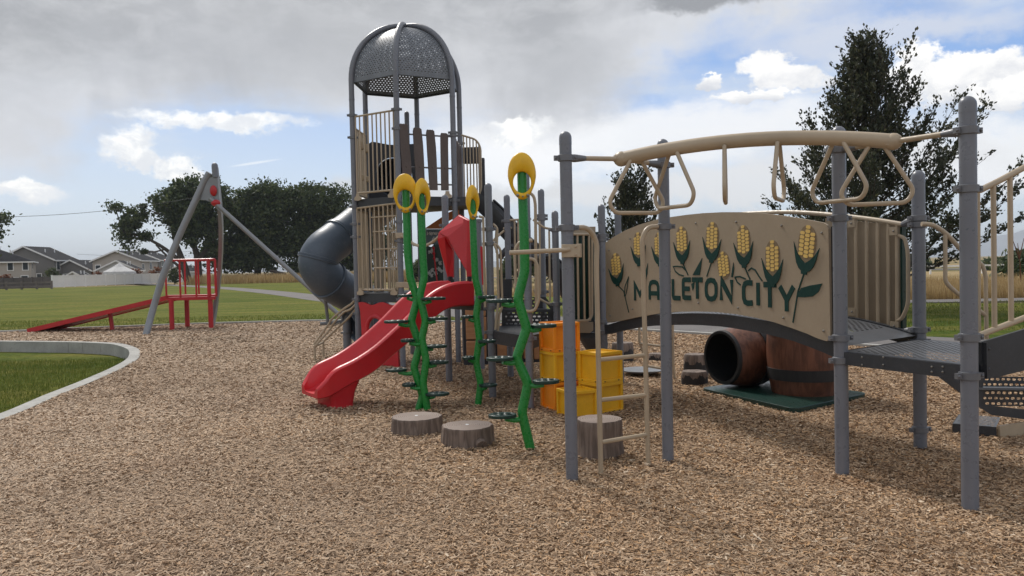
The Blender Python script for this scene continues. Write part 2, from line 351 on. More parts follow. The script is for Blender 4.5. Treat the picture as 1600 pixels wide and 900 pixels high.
# ------------------------------------------------------------------ mesh builder
class MB:
    def __init__(s): s.v = []; s.f = []; s.uv = {}; s.uvn = {}; s.mi = []; s.cur = 0
    def add(s, vs, fs):
        o_ = len(s.v); s.v += [Vector(q) for q in vs]
        for f in fs: s.f.append(tuple(i+o_ for i in f)); s.mi.append(s.cur)
        return o_
    def box(s, c_, size, rz=0.0, ax=None):
        hx, hy, hz = [q/2 for q in size]; cs, sn = math.cos(rz), math.sin(rz)
        vs = []
        for x, y, z in [(-1, -1, -1), (1, -1, -1), (1, 1, -1), (-1, 1, -1), (-1, -1, 1), (1, -1, 1), (1, 1, 1), (-1, 1, 1)]:
            X, Y, Z = x*hx, y*hy, z*hz
            if ax: q = Vector(c_) + ax[0]*X + ax[1]*Y + ax[2]*Z
            else: q = Vector((c_[0]+X*cs-Y*sn, c_[1]+X*sn+Y*cs, c_[2]+Z))
            vs.append(q)
        s.add(vs, [(0, 3, 2, 1), (4, 5, 6, 7), (0, 1, 5, 4), (1, 2, 6, 5), (2, 3, 7, 6), (3, 0, 4, 7)]); return s
    def bar(s, a, b_, w, h, up=Vector((0, 0, 1))):
        a, b_ = Vector(a), Vector(b_); d = (b_-a); L = d.length; d = d/L
        side = d.cross(up).normalized(); u = side.cross(d)
        return s.box((a+b_)/2, (L, w, h), ax=(d, side, u))
    def tube(s, pts, r, n=12, caps=True, close=False, smooth=0):
        pts = [Vector(q) for q in pts]
        if smooth: pts = spline(pts, smooth, close)
        N = len(pts); rs = r if isinstance(r, (list, tuple)) else [r]*N
        if len(rs) != N: rs = [rs[0]+(rs[-1]-rs[0])*i/(N-1) for i in range(N)]
        T = []
        for i in range(N):
            if close: t = pts[(i+1) % N]-pts[i-1]
            else: t = pts[min(i+1, N-1)]-pts[max(i-1, 0)]
            T.append(t.normalized())
        u = T[0].orthogonal().normalized(); rings = []
        o_ = len(s.v)
        for i in range(N):
            u = (u - T[i]*u.dot(T[i])).normalized(); w_ = T[i].cross(u)
            for k in range(n):
                a = 2*math.pi*k/n; s.v.append(pts[i] + (u*math.cos(a)+w_*math.sin(a))*rs[i])
        for i in range(N if close else N-1):
            j = (i+1) % N
            for k in range(n):
                k2 = (k+1) % n
                s.f.append((o_+i*n+k, o_+i*n+k2, o_+j*n+k2, o_+j*n+k)); s.mi.append(s.cur)
        if caps and not close:
            s.f.append(tuple(o_+k for k in range(n))[::-1]); s.mi.append(s.cur)
            s.f.append(tuple(o_+(N-1)*n+k for k in range(n))); s.mi.append(s.cur)
        return s
    def lathe(s, prof, c_=(0, 0, 0), n=24, axis=Vector((0, 0, 1))):
        axis = axis.normalized(); u = axis.orthogonal().normalized() if abs(axis.z) < .99 else Vector((1, 0, 0)); w_ = axis.cross(u)
        o_ = len(s.v); c_ = Vector(c_)
        for r_, z in prof:
            for k in range(n):
                a = 2*math.pi*k/n; s.v.append(c_ + axis*z + (u*math.cos(a)+w_*math.sin(a))*r_)
        for i in range(len(prof)-1):
            for k in range(n):
                k2 = (k+1) % n; s.f.append((o_+i*n+k, o_+i*n+k2, o_+(i+1)*n+k2, o_+(i+1)*n+k)); s.mi.append(s.cur)
        return s
    def sphere(s, c_, r, n=10, sz=(1, 1, 1)):
        prof = []
        o_ = len(s.v)
        for i in range(n//2+1):
            t = math.pi*i/(n//2)
            for k in range(n):
                a = 2*math.pi*k/n
                s.v.append(Vector(c_)+Vector((math.sin(t)*math.cos(a)*r*sz[0], math.sin(t)*math.sin(a)*r*sz[1], math.cos(t)*r*sz[2])))
        for i in range(n//2):
            for k in range(n):
                k2 = (k+1) % n; s.f.append((o_+i*n+k, o_+(i+1)*n+k, o_+(i+1)*n+k2, o_+i*n+k2)); s.mi.append(s.cur)
        return s
    def grid(s, rows, um=None, closev=False):
        """rows: list of equal-length point lists; um: rows of metre uvs"""
        o_ = len(s.v); nr, nc = len(rows), len(rows[0])
        for r_ in rows: s.v += [Vector(q) for q in r_]
        for i in range(nr-1):
            for j in range(nc-1):
                fi = len(s.f)
                s.f.append((o_+i*nc+j, o_+i*nc+j+1, o_+(i+1)*nc+j+1, o_+(i+1)*nc+j)); s.mi.append(s.cur)
                if um:
                    s.uv[fi] = [um[i][j], um[i][j+1], um[i+1][j+1], um[i+1][j]]
                    q = lambda a, b_: (b_/(nc-1), (um[a][0][1]-um[0][0][1])/((um[-1][0][1]-um[0][0][1]) or 1))
                    s.uvn[fi] = [q(i, j), q(i, j+1), q(i+1, j+1), q(i+1, j)]
        return s
    def plate(s, outer, holes, T, U, N_, org, th):
        """flat sheet: outlines as (a,b) in the T,U plane at org, thickness th along N_"""
        bm = bmesh.new(); es = []
        for loop in [outer]+list(holes):
            vs = [bm.verts.new((q[0], q[1], 0)) for q in loop]
            for i in range(len(vs)): es.append(bm.edges.new((vs[i], vs[(i+1) % len(vs)])))
        bmesh.ops.triangle_fill(bm, use_beauty=True, use_dissolve=False, edges=es)
        bm.verts.index_update()
        o_ = len(s.v); nv = len(bm.verts); bm.verts.ensure_lookup_table()
        for off in (th/2, -th/2):
            for v in bm.verts: s.v.append(Vector(org)+T*v.co.x+U*v.co.y+N_*off)
        for f in bm.faces:
            ids = [v.index for v in f.verts]
            if f.normal.z*(T.cross(U)).dot(N_) < 0: ids = ids[::-1]
            s.f.append(tuple(o_+i for i in ids)); s.mi.append(s.cur)
            s.f.append(tuple(o_+nv+i for i in ids[::-1])); s.mi.append(s.cur)
        for e in bm.edges:
            if e.is_boundary:
                a, b_ = e.verts[0].index, e.verts[1].index
                s.f.append((o_+a, o_+b_, o_+nv+b_, o_+nv+a)); s.mi.append(s.cur)
        bm.free(); return s
    def build(s, name, mat, parent=None, smooth=True, angle=35, bevel=0.0, solid=0.0, fixn=True):
        me = bpy.data.meshes.new(name)
        org = Vector((0, 0, 0))
        q = parent
        if q is not None: org = ORG[q.name]
        me.from_pydata([tuple(v-org) for v in s.v], [], s.f)
        for mm in (mat if isinstance(mat, (list, tuple)) else [mat]): me.materials.append(MATS[mm])
        me.polygons.foreach_set('material_index', s.mi)
        if s.uv:
            for nm, dct in (('metres', s.uv), ('norm', s.uvn)):
                l = me.uv_layers.new(name=nm)
                for fi, p_ in enumerate(me.polygons):
                    if fi in dct:
                        for li, uvv in zip(p_.loop_indices, dct[fi]): l.data[li].uv = uvv
                    else:
                        for li in p_.loop_indices: l.data[li].uv = (0, 0)
        if fixn and not s.uv:
            bm = bmesh.new(); bm.from_mesh(me); bmesh.ops.recalc_face_normals(bm, faces=bm.faces); bm.to_mesh(me); bm.free()
        if smooth:
            me.polygons.foreach_set('use_smooth', [True]*len(me.polygons)); me.set_sharp_from_angle(angle=R(angle))
        o_ = bpy.data.objects.new(name, me); COL.objects.link(o_)
        if parent is not None: o_.parent = parent
        ORG[o_.name] = org
        if bevel:
            md = o_.modifiers.new('bevel', 'BEVEL'); md.width = bevel; md.segments = 2; md.limit_method = 'ANGLE'; md.angle_limit = R(40)
        if solid:
            md = o_.modifiers.new('solid', 'SOLIDIFY'); md.thickness = solid; md.offset = 0
        return o_
ORG = {}
def spline(pts, sub=4, close=False):
    out_ = []; n = len(pts)
    for i in range(n if close else n-1):
        p0 = pts[(i-1) % n] if (close or i > 0) else pts[0]; p1 = pts[i]; p2 = pts[(i+1) % n]
        p3 = pts[(i+2) % n] if (close or i+2 < n) else pts[-1]
        for k in range(sub):
            t = k/sub
            out_.append(.5*((2*p1)+(p2-p0)*t+(2*p0-5*p1+4*p2-p3)*t*t+(3*p1-p0-3*p2+p3)*t**3))
    if not close: out_.append(pts[-1])
    return out_
def rounded(pts, rad=.06, seg=5):
    """polyline with rounded corners"""
    pts = [Vector(p_) for p_ in pts]; out_ = [pts[0]]
    for i in range(1, len(pts)-1):
        a, c_, b_ = pts[i-1], pts[i], pts[i+1]
        da = (a-c_); db = (b_-c_); r_ = min(rad, da.length*.49, db.length*.49)
        p1 = c_+da.normalized()*r_; p2 = c_+db.normalized()*r_
        for k in range(seg+1):
            t = k/seg; out_.append(p1*(1-t)**2 + c_*2*t*(1-t) + p2*t*t)
    out_.append(pts[-1]); return out_
def thing(name, label, cat, loc=(0, 0, 0), group=None, rz=0.0):
    o_ = bpy.data.objects.new(name, None); COL.objects.link(o_); o_.location = loc; o_.empty_display_size = .2
    o_.rotation_euler = (0, 0, rz); o_['label'] = label; o_['category'] = cat
    if group: o_['group'] = group
    ORG[o_.name] = Vector(loc) if not rz else Vector((0, 0, 0)); return o_
def tag(o_, label, cat, group=None):
    o_['label'] = label; o_['category'] = cat
    if group: o_['group'] = group
    return o_
def kindof(o_, k): o_['kind'] = k; return o_
def copy_tree(o_, parent=None):
    c_ = o_.copy(); COL.objects.link(c_); c_.parent = parent
    for ch in [q for q in bpy.data.objects if q.parent == o_]: copy_tree(ch, c_)
    return c_

# ================================================================== SETTING
# one dry sheet to the horizon
mb = MB(); Z0 = -.26
rings = [0, 30, 60, 120, 250, 500, 1000, 2500, 6500]
rows = []
for r_ in rings: rows.append([Vector((math.cos(a)*r_, math.sin(a)*r_, Z0)) for a in [2*math.pi*k/48 for k in range(49)]])
mb.grid(rows); kindof(mb.build('ground', 'dry_ground', fixn=True), 'structure')
def sheet(name, pts, z, mat, kind='structure'):
    mb = MB(); mb.plate([(p_[0], p_[1]) for p_ in pts], [], Vector((1, 0, 0)), Vector((0, 1, 0)), Vector((0, 0, 1)), (0, 0, z-.03), .06)
    o_ = mb.build(name, mat, smooth=False); 
    if kind: o_['kind'] = kind
    return o_
# raised curb round the sunken grass island, left
c_out = [(-260, 820), (0, 658), (47, 639), (93, 618), (140, 599), (187, 578), (212, 564), (219, 555), (217, 547), (206, 541.5), (186, 537), (150, 535), (117, 534), (0, 532), (-200, 531)]
co = [G(*q) for q in c_out]
co = [Vector((v.x, v.y, 0)) for v in co]
co = co[:4] + spline(co[4:13], 4)+co[14:]
def offset_line(pts, d):
    o_ = []
    for i in range(len(pts)):
        t = (pts[min(i+1, len(pts)-1)]-pts[max(i-1, 0)]).normalized(); n_ = Vector((-t.y, t.x, 0)); o_.append(pts[i]+n_*d)
    return o_
ci = offset_line(co, .20)
far_left = [Vector((-40, co[-1].y, 0)), Vector((-40, -12, 0)), Vector((-12, -12, 0))]
# mulch bed outline
m_edge = [(-700, 540), (-200, 524), (0, 519.5), (100, 515), (300, 507.5), (400, 504.5), (520, 502), (680, 503.5), (800, 507), (900, 512), (1060, 521), (1210, 531), (1400, 546), (1800, 575), (2300, 640)]
me_ = [G(*q) for q in m_edge]
me_ = spline([Vector((v.x, v.y, 0)) for v in me_], 4)
bed = me_ + [Vector((16, -10, 0)), Vector((-8, -10, 0))] + co + [Vector((me_[0].x, co[-1].y, 0))]
sheet('mulch_bed', bed, 0.0, 'mulch_ground')
# curb as solid strip
mb = MB(); 
for i in range(len(co)-1):
    a, b_, c2, d2 = co[i], co[i+1], ci[i+1], ci[i]
    if i % 3 == 2 and (b_-a).length > .1: gq = .014/(b_-a).length; b_, c2 = b_.lerp(a, gq), c2.lerp(d2, gq)
    z1, z0 = .014, Z0-.02
    V = lambda v, z: Vector((v.x, v.y, z))
    k = mb.add([V(a, z0), V(b_, z0), V(c2, z0), V(d2, z0), V(a, z1), V(b_, z1), V(c2, z1), V(d2, z1)], [(4, 5, 6, 7), (0, 1, 5, 4), (2, 3, 7, 6), (3, 0, 4, 7), (1, 2, 6, 5)])
tag(mb.build('concrete_curb', 'concrete', smooth=False), 'grey concrete curb curving round the sunken grass at the left', 'curb')
# far thin curb beyond the mulch
def strip(pts, w, z1, z0):
    mb = MB(); oo = offset_line(pts, w)
    rows = [[Vector((p_.x, p_.y, z0)) for p_ in pts], [Vector((p_.x, p_.y, z1)) for p_ in pts], [Vector((p_.x, p_.y, z1)) for p_ in oo], [Vector((p_.x, p_.y, z0)) for p_ in oo]]
    mb.grid(rows); return mb
tag(strip(me_, .16, .05, -.2).build('bed_edging', 'concrete', smooth=False), 'thin pale concrete edging along the far side of the bark mulch', 'edging')
# lawn beyond
lawn = offset_line(me_, .12)
lp = lawn + [Vector((60, 20, 0)), Vector((60, 29, 0)), G(1800, 474), G(1400, 473), G(1060, 470), G(820, 462), G(700, 458), G(560, 450), Vector((-20, 118, 0)), Vector((-60, 113, 0)), Vector((-120, 105, 0)), Vector((-120, lawn[0].y, 0))]
sheet('lawn', lp, -.012, 'lawn')
# asphalt path
pth = [(200, 441.5), (253, 444.5), (345, 449.5), (430, 457), (513, 467), (600, 477), (700, 487), (800, 495.5), (950, 505), (1100, 512), (1210, 518), (1400, 532), (1700, 545)]
pp = spline([Vector((G(*q).x, G(*q).y, 0)) for q in pth], 5)
wds = 1.15
L1 = offset_line(pp, wds); L2 = offset_line(pp, -wds)
sheet('path', L1 + L2[::-1], -.002, 'asphalt')
pth2 = [Vector((3.0, 30.2, 0)), Vector((10, 29.6, 0)), Vector((18, 29.0, 0)), Vector((40, 28, 0))]
sheet('path', offset_line(pth2, .95)+offset_line(pth2, -.95)[::-1], -.001, 'asphalt')
# distant road, right
sheet('road', [Vector((-20, 132, 0)), Vector((200, 78, 0)), Vector((200, 88, 0)), Vector((-20, 142, 0))], Z0+.06, 'asphalt')
# far flats and hills
hz = MB()
def ridge(x0, x1, y, base, hts, depth, mat, name):
    mb = MB(); n = len(hts); rows = [[], [], []]
    for i, h in enumerate(hts):
        x = x0+(x1-x0)*i/(n-1); rows[0].append((x, y-depth, base)); rows[1].append((x, y, h)); rows[2].append((x, y+depth, base))
    mb.grid(rows); return kindof(mb.build(name, mat), 'structure')
rr_ = random.Random(3)
hh = []
for i in range(80):
    t = i/79; h = 0
    for (cx, wd, am) in [(.80, .07, 1), (.90, .08, .8), (.66, .05, .35), (.5, .06, .25), (.3, .1, .25)]: h += am*math.exp(-((t-cx)/wd)**2)
    hh.append(20+300*h*(.88+.2*rr_.random()))
ridge(-3200, 5000, 5000, Z0, [4+h_*.48 for h_ in hh], 800, 'hill_rock', 'hills')
# dark scrubby rise before the horizon (right)
def hummock(name, px0, px1, Y, h, label, mat='leaf_dark', n=900, ls=.5, seed=1):
    r2 = np.random.RandomState(seed); x0 = P(px0, 410, Y).x; x1 = P(px1, 410, Y).x
    t = r2.rand(n); x = x0+(x1-x0)*t; y = Y+r2.randn(n)*1.2
    z = Z0+h*np.sqrt(np.clip(1-(2*t-1)**2, 0, 1))*r2.rand(n)**.4
    o_ = leaves(name, np.stack([x, y, z], 1), ls, mat, seed)
    tag(o_, label, 'bush'); return o_
def leaves(name, pos, size, mat, seed=0, parent=None, aspect=1.6, dirs=None):
    r2 = np.random.RandomState(seed); n = len(pos)
    d = r2.randn(n, 3); d /= np.linalg.norm(d, axis=1)[:, None]
    if dirs is not None: d = d*.55+dirs; d /= np.linalg.norm(d, axis=1)[:, None]
    e = r2.randn(n, 3); e -= (e*d).sum(1)[:, None]*d; e /= np.linalg.norm(e, axis=1)[:, None]
    s_ = size*(.6+.8*r2.rand(n))[:, None]
    a = pos - d*s_*.5*aspect; c_ = pos + d*s_*.5*aspect; b_ = pos + e*s_*.5; dd_ = pos - e*s_*.5
    V = np.stack([a, b_, c_, dd_], 1).reshape(-1, 3)
    if parent is not None: V = V-np.array(ORG[parent.name])
    return quadmesh(name, V, mat, parent)
def quadmesh(name, V, mat, parent=None):
    n = len(V)//4; me = bpy.data.meshes.new(name); me.vertices.add(n*4); me.loops.add(n*4); me.polygons.add(n)
    me.vertices.foreach_set('co', V.astype(np.float32).ravel()); me.loops.foreach_set('vertex_index', np.arange(n*4, dtype=np.int32))
    me.polygons.foreach_set('loop_start', np.arange(0, n*4, 4, dtype=np.int32)); me.update(calc_edges=True)
    me.materials.append(MATS[mat]); o_ = bpy.data.objects.new(name, me); COL.objects.link(o_)
    if parent is not None: o_.parent = parent
    ORG[o_.name] = Vector((0, 0, 0)); return o_

# wood-chip litter: one uncountable mass of chips
_ord = sorted((v.x, v.y) for v in me_); MEX = np.array([q[0] for q in _ord]); MEY = np.array([q[1] for q in _ord])
def chips():
    r2 = np.random.RandomState(5); out_ = []
    for (y0, y1, dens, L, Wd) in [(3.2, 6.0, 6200, .033, .0075), (6.0, 8.5, 4000, .038, .0092), (8.5, 12.5, 2300, .045, .012), (12.5, 18, 1100, .055, .016), (18, 25.3, 450, .07, .022)]:
        xw = y1*.80+.6; area = 2*xw*(y1-y0); n = int(area*dens)
        x = (r2.rand(n)*2-1)*xw; y = y0+r2.rand(n)*(y1-y0); ok = np.abs(x) < y*.74+.7; x, y = x[ok], y[ok]
        ok = y < np.interp(x, MEX, MEY)-.06; x, y = x[ok], y[ok]
        # keep off the island
        poly = [(v.x, v.y) for v in co] + [(-40, co[-1].y), (-40, -12), (co[0].x, -12)]
        ins = np.zeros(len(x), bool); px_, py_ = zip(*poly)
        j = len(poly)-1
        for i in range(len(poly)):
            cond = ((py_[i] > y) != (py_[j] > y)); dy = (py_[j]-py_[i]) or 1e-9
            xi = (px_[j]-px_[i])*(y-py_[i])/dy+px_[i]; ins ^= (cond & (x < xi)); j = i
        x, y = x[~ins], y[~ins]; n = len(x)
        a = r2.rand(n)*math.pi*2; l = L*(.45+1.0*r2.rand(n)**1.3); w_ = Wd*(.5+1.0*r2.rand(n)); tilt = r2.randn(n)*.22; roll = r2.randn(n)*.45
        z = .004+.016*r2.rand(n)**1.5 + .010*np.sin(x*2.1+y*1.3)*np.sin(y*2.7-x*.7)
        dx = np.stack([np.cos(a)*np.cos(tilt), np.sin(a)*np.cos(tilt), np.sin(tilt)], 1)
        sx = np.stack([-np.sin(a)*np.cos(roll), np.cos(a)*np.cos(roll), np.sin(roll)], 1)
        c_ = np.stack([x, y, z], 1); l = l[:, None]/2; w_ = w_[:, None]/2; tp = (.35+.65*r2.rand(n))[:, None]
        V = np.stack([c_-dx*l-sx*w_, c_+dx*l-sx*w_*tp, c_+dx*l+sx*w_*tp, c_-dx*l+sx*w_], 1)
        out_.append(V.reshape(-1, 3))
    return np.concatenate(out_)
kindof(quadmesh('mulch_chips', chips(), 'mulch_chip'), 'stuff')

def blades(name, x, y, z0, h, w_, mat, seed, lean=.35):
    r2 = np.random.RandomState(seed); n = len(x); a = r2.rand(n)*math.pi*2; hh_ = h*(.5+.8*r2.rand(n)); ln = lean*hh_*r2.rand(n)
    la = r2.rand(n)*math.pi*2; cx, sx_ = np.cos(a)*w_/2, np.sin(a)*w_/2
    mid = np.stack([x+np.cos(la)*ln*.35, y+np.sin(la)*ln*.35, z0+hh_*.55], 1); tip = np.stack([x+np.cos(la)*ln, y+np.sin(la)*ln, z0+hh_], 1)
    s2 = np.stack([cx, sx_, np.zeros(n)], 1); base = np.stack([x, y, np.full(n, z0)], 1)
    V = np.stack([base-s2, base+s2, mid+s2*.8, tip], 1); V2 = np.stack([base-s2, mid+s2*.8, tip, mid-s2*.8], 1)
    V = np.stack([base-s2, base+s2, tip+s2*.15, tip-s2*.15], 1)
    return kindof(quadmesh(name, V.reshape(-1, 3), mat), 'stuff')
r2 = np.random.RandomState(11)
n = 150000; x = -2.5-r2.rand(n)*12; y = 5.5+r2.rand(n)*12
poly = [(v.x, v.y) for v in ci] + [(-40, ci[-1].y), (-40, -12), (ci[0].x, -12)]
ins = np.zeros(n, bool); j = len(poly)-1
for i in range(len(poly)):
    (xi_, yi_), (xj_, yj_) = poly[i], poly[j]
    ins ^= (((yi_ > y) != (yj_ > y)) & (x < (xj_-xi_)*(y-yi_)/((yj_-yi_) or 1e-9)+xi_)); j = i
x, y = x[ins], y[ins]
blades('grass', x, y, Z0, .065, .008, 'grass_blade', 3)
# lawn floor of the island
isl = ci + [Vector((-40, ci[-1].y, 0)), Vector((-40, -12, 0)), Vector((ci[0].x, -12, 0))]
sheet('lawn', isl, Z0+.01, 'lawn')
# nearest lawn rim behind the mulch: tufts
n = 60000; x = (r2.rand(n)*2-1)*20; y = 17+r2.rand(n)*12
xe = np.array([v.x for v in me_]); ye = np.array([v.y for v in me_]); srt = np.argsort(xe)
ok = y > np.interp(x, xe[srt], ye[srt])+.3
pxs = np.array([v.x for v in pp]); pys = np.array([v.y for v in pp]); srt = np.argsort(pxs)
dist_path = np.min((x[:, None]-pxs[None, :])**2+(y[:, None]-pys[None, :])**2, axis=1)
ok &= dist_path > 1.5; ok &= ~((x > 2.5) & (y > 28.0))
blades('grass', x[ok], y[ok], 0.0, .055, .014, 'grass_blade', 4)
# tall straw field, right and centre
n = 95000; t = r2.rand(n); y = 31.8+38*t**1.6; x = -9+(y*.85+10)*r2.rand(n)
ok = (x/y > -.125) & (y > np.interp(x/y, [-.13, .02, .2], [54, 44, 31.8])); x, y = x[ok], y[ok]
ok = y < 52; x, y = x[ok], y[ok]
blades('straw_field', x, y, Z0, .62, .035, 'straw', 5, .3)
n = 16000; x = -46+34*r2.rand(n); y = 112+14*r2.rand(n); ok = x > -46
blades('straw_field', x, y, Z0, 1.3, .12, 'straw', 6, .3)
hummock('bush', 1398, 1448, 120, 2.0, 'low dark bush on the horizon just right of the big tree', seed=21)
hummock('bush', 1545, 1575, 100, 1.5, 'small dark bush on the horizon near the right edge, left of the red-stemmed tree', seed=22, n=500)
hummock('bush', 1578, 1660, 60, 2.3, 'dark green bush at the right edge behind the stair rail', seed=23, n=1600, ls=.3)
hummock('bush', 1290, 1360, 130, 1.8, 'low scrub on the horizon behind the bridge railing', seed=24)
hummock('bush', 780, 870, 90, 4.2, 'dark shrub seen between the posts left of the trapeze climber', seed=25, n=2500, ls=.4)
hummock('bush', 640, 700, 110, 3.5, 'dark shrub behind the flower panel under the tower', seed=26, n=1500, ls=.4)

# ================================================================== FENCES, HOUSES, TREES
def ground_pt(px, Y): q = P(px, 430, Y); return Vector((q.x, Y, 0))
# white vinyl fence
A, B = ground_pt(81, 113), ground_pt(292, 150)
ft = thing('vinyl_fence', 'long white vinyl privacy fence in front of the grey houses', 'fence', A)
d = (B-A); nseg = 15
for i in range(nseg):
    a, b_ = A+d*(i/nseg), A+d*((i+1)/nseg)
    mb = MB(); mb.bar(a+Vector((0, 0, .86)), b_+Vector((0, 0, .86)), .05, 1.55)
    mb.bar(a+Vector((0, 0, 1.66)), b_+Vector((0, 0, 1.66)), .10, .12); mb.bar(a+Vector((0, 0, .1)), b_+Vector((0, 0, .1)), .09, .12)
    mb.build('panel', 'vinyl_white', ft, smooth=False)
for i in range(nseg+1):
    a = A+d*(i/nseg); mb = MB(); mb.box(a+Vector((0, 0, .85)), (.17, .17, 1.75)); mb.box(a+Vector((0, 0, 1.76)), (.22, .22, .06)); mb.build('post', 'vinyl_white', ft, smooth=False)
# dark board fence behind a rail fence
A, B = ground_pt(-90, 112), ground_pt(81, 114)
ft = thing('board_fence', 'dark brown board fence left of the white vinyl fence', 'fence', A); d = B-A
mb = MB(); mb.bar(A+Vector((0, 0, .75)), B+Vector((0, 0, .75)), .06, 1.55); mb.build('boards', 'fence_dark', ft, smooth=False)
for i in range(12): mb = MB(); mb.box(A+d*(i/11)+Vector((0, -.08, .78)), (.14, .14, 1.65)); mb.build('post', 'fence_dark', ft, smooth=False)
A, B = ground_pt(-90, 99), ground_pt(80, 104)
ft = thing('rail_fence', 'weathered wooden rail fence in front of the dark board fence', 'fence', A); d = B-A
for i in range(8): mb = MB(); mb.box(A+d*(i/7)+Vector((0, 0, .5)), (.22, .2, 1.1)); mb.build('post', 'fence_rail', ft, smooth=False)
for z in (.35, .85): mb = MB(); mb.bar(A+Vector((0, -.1, z)), B+Vector((0, -.1, z)), .06, .2); mb.build('rail', 'fence_rail', ft, smooth=False)

def house(name, label, px, Y, rot, w, l, hw, hr, wall, wins_g, wins_s, hip=0.0, side='R', wallside=None):
    """px,Y: near corner; gable face runs to the left (w), side face runs away to the right (l)"""
    c0 = ground_pt(px, Y); rt = thing(name, label, 'house', (c0.x, c0.y, Z0), None, rot)
    X = Vector((1, 0, 0)); Yv = Vector((0, 1, 0)); Z = Vector((0, 0, 1))
    mb = MB(); a = [(-w, 0), (0, 0), (0, l), (-w, l)]
    vs = [(x, y, -.2) for x, y in a]+[(x, y, hw) for x, y in a]; fs = [(0, 1, 5, 4), (1, 2, 6, 5), (2, 3, 7, 6), (3, 0, 4, 7)]
    if not hip: vs += [(-w/2, 0, hr-.12), (-w/2, l, hr-.12)]; fs += [(4, 5, 8), (6, 7, 9)]
    mb.add(vs, fs); wl = mb.build('wall', wall, rt, smooth=False)
    ov = .45; th = .18
    mb = MB(); r1 = (-w/2, -ov+hip, hr); r2_ = (-w/2, l+ov-hip, hr)
    e = hw-.12
    A_, B_, C_, D_ = (ov, -ov, e), (ov, l+ov, e), (-w-ov, l+ov, e), (-w-ov, -ov, e)
    dn = lambda q: (q[0], q[1], q[2]-th)
    vv = [A_, B_, C_, D_, r1, r2_]; vv += [dn(q) for q in vv]
    fs = [(0, 1, 5, 4), (2, 3, 4, 5), (6, 10, 11, 7), (8, 11, 10, 9), (0, 6, 7, 1), (2, 8, 9, 3)]
    if hip: fs += [(3, 0, 4), (1, 2, 5), (3, 9, 6, 0), (1, 7, 8, 2)]
    else: fs += [(0, 4, 10, 6), (4, 3, 9, 10), (1, 7, 11, 5), (5, 11, 8, 2)]
    mb.add(vv, fs); rf = mb.build('roof', 'shingle', rt, smooth=False)
    # white fascia and vents
    mb = MB()
    if not hip:
        for yy in (-ov-.03, l+ov+.03):
            mb.bar((ov, yy, e-.1), (-w/2, yy, hr-.1), .05, .28); mb.bar((-w-ov, yy, e-.1), (-w/2, yy, hr-.1), .05, .28)
    for xx in (ov+.03, -w-ov-.03): mb.bar((xx, -ov, e-.14), (xx, l+ov, e-.14), .06, .24)
    if hip: mb.bar((-w-ov, -ov-.03, e-.14), (ov, -ov-.03, e-.14), .06, .24)
    mb.build('fascia', 'white_paint', rf, smooth=False)
    for k in (.3, .7):
        mb = MB(); yy = l*k; mb.lathe([(.12, 0), (.12, .7), (.0, .72)], (-w*.27, yy, e+(hr-e)*.54), 8); mb.build('vent_pipe', 'white_paint', rf)
    for (u, z, ww, hh_) in wins_g:
        mb = MB(); mb.box((u, -.04, z), (ww+.3, .06, hh_+.3)); f_ = mb.build('window', 'white_paint', rt, smooth=False)
        mb = MB(); mb.box((u, -.085, z), (ww, .03, hh_)); mb.build('pane', 'window_glass', f_, smooth=False)
        mb = MB(); mb.box((u, -.105, z), (.06, .02, hh_)); mb.box((u, -.105, z), (ww, .02, .06)); mb.build('muntin', 'white_paint', f_, smooth=False) if False else None
    for (u, z, ww, hh_) in wins_s:
        mb = MB(); mb.box((.04, u, z), (.06, ww+.3, hh_+.3)); f_ = mb.build('window', 'white_paint', rt, smooth=False)
        mb = MB(); mb.box((.085, u, z), (.03, ww, hh_)); mb.build('pane', 'window_glass', f_, smooth=False)
    return rt
house('house', 'pale grey two-storey house with hip roof at the far left edge', 49, 150, R(26), 13.0, 9, 4.9, 7.6, 'siding_tan',
      [(-8.4, 4.0, .9, 1.5), (-3.3, 3.9, .8, 1.4), (-.9, 3.9, .8, 1.4), (-6.6, 1.3, .9, 1.4), (-4.1, 1.1, .8, 1.2), (-2.6, .9, .9, 1.6), (-1.1, 1.3, 1, 1.5)], [(2, 3.9, 1, 1)], hip=4.5)
house('house', 'dark grey two-storey gabled house second from the left edge', 85, 162, R(2), 11.5, 9, 5.3, 8.1, 'siding_dark', [(-3, 2, .8, .8)], [(1.5, 4.0, 1.1, 1.6), (4.4, 4.0, 1, 1.2), (7.4, 4.0, 1.1, 1.6)])
house('house', 'low grey house with a long dark roof behind the middle of the white fence', 142, 165, R(2), 8.0, 8, 3.0, 5.2, 'siding_dark', [(-5, 1.7, 1, 1)], [(6, 1.7, 1.2, 1.0)])
house('house', 'pale gabled house with white-framed windows left of the swing frame pole', 220, 165, R(3), 9.6, 9, 4.9, 6.9, 'siding_tan', [(-8.5, 3.5, .9, .8)], [(1.2, 3.3, 1, 1.4), (5.2, 3.6, 1, 1.4)])
house('house', 'grey house with dark roof behind the swing frame pole, rightmost of the row', 249, 180, R(3), 10.0, 9, 5.2, 7.4, 'siding_dark', [(-3, 3.5, 1, 1)], [(2, 4.2, 1, 1.2), (6, 4.2, 1.1, 1.4)])
house('porch', 'small dark-roofed porch with white gable in front of the dark grey house', 131, 148, R(5), 3.6, 3.5, 1.5, 2.7, 'siding_white', [], [])['category'] = 'porch'
house('garage', 'white gabled garage beside the tent canopy, in front of the pale gabled house', 213, 156, R(14), 7.0, 6, 2.9, 4.7, 'siding_white', [(-3.6, 3.2, .8, .6)], [])['category'] = 'garage'
house('shed', 'white shed wall seen through the red platform rails under the tree', 296, 170, R(-10), 5.0, 5, 2.4, 3.6, 'siding_white', [(-2.0, 1.4, 1, .9)], [])['category'] = 'shed'
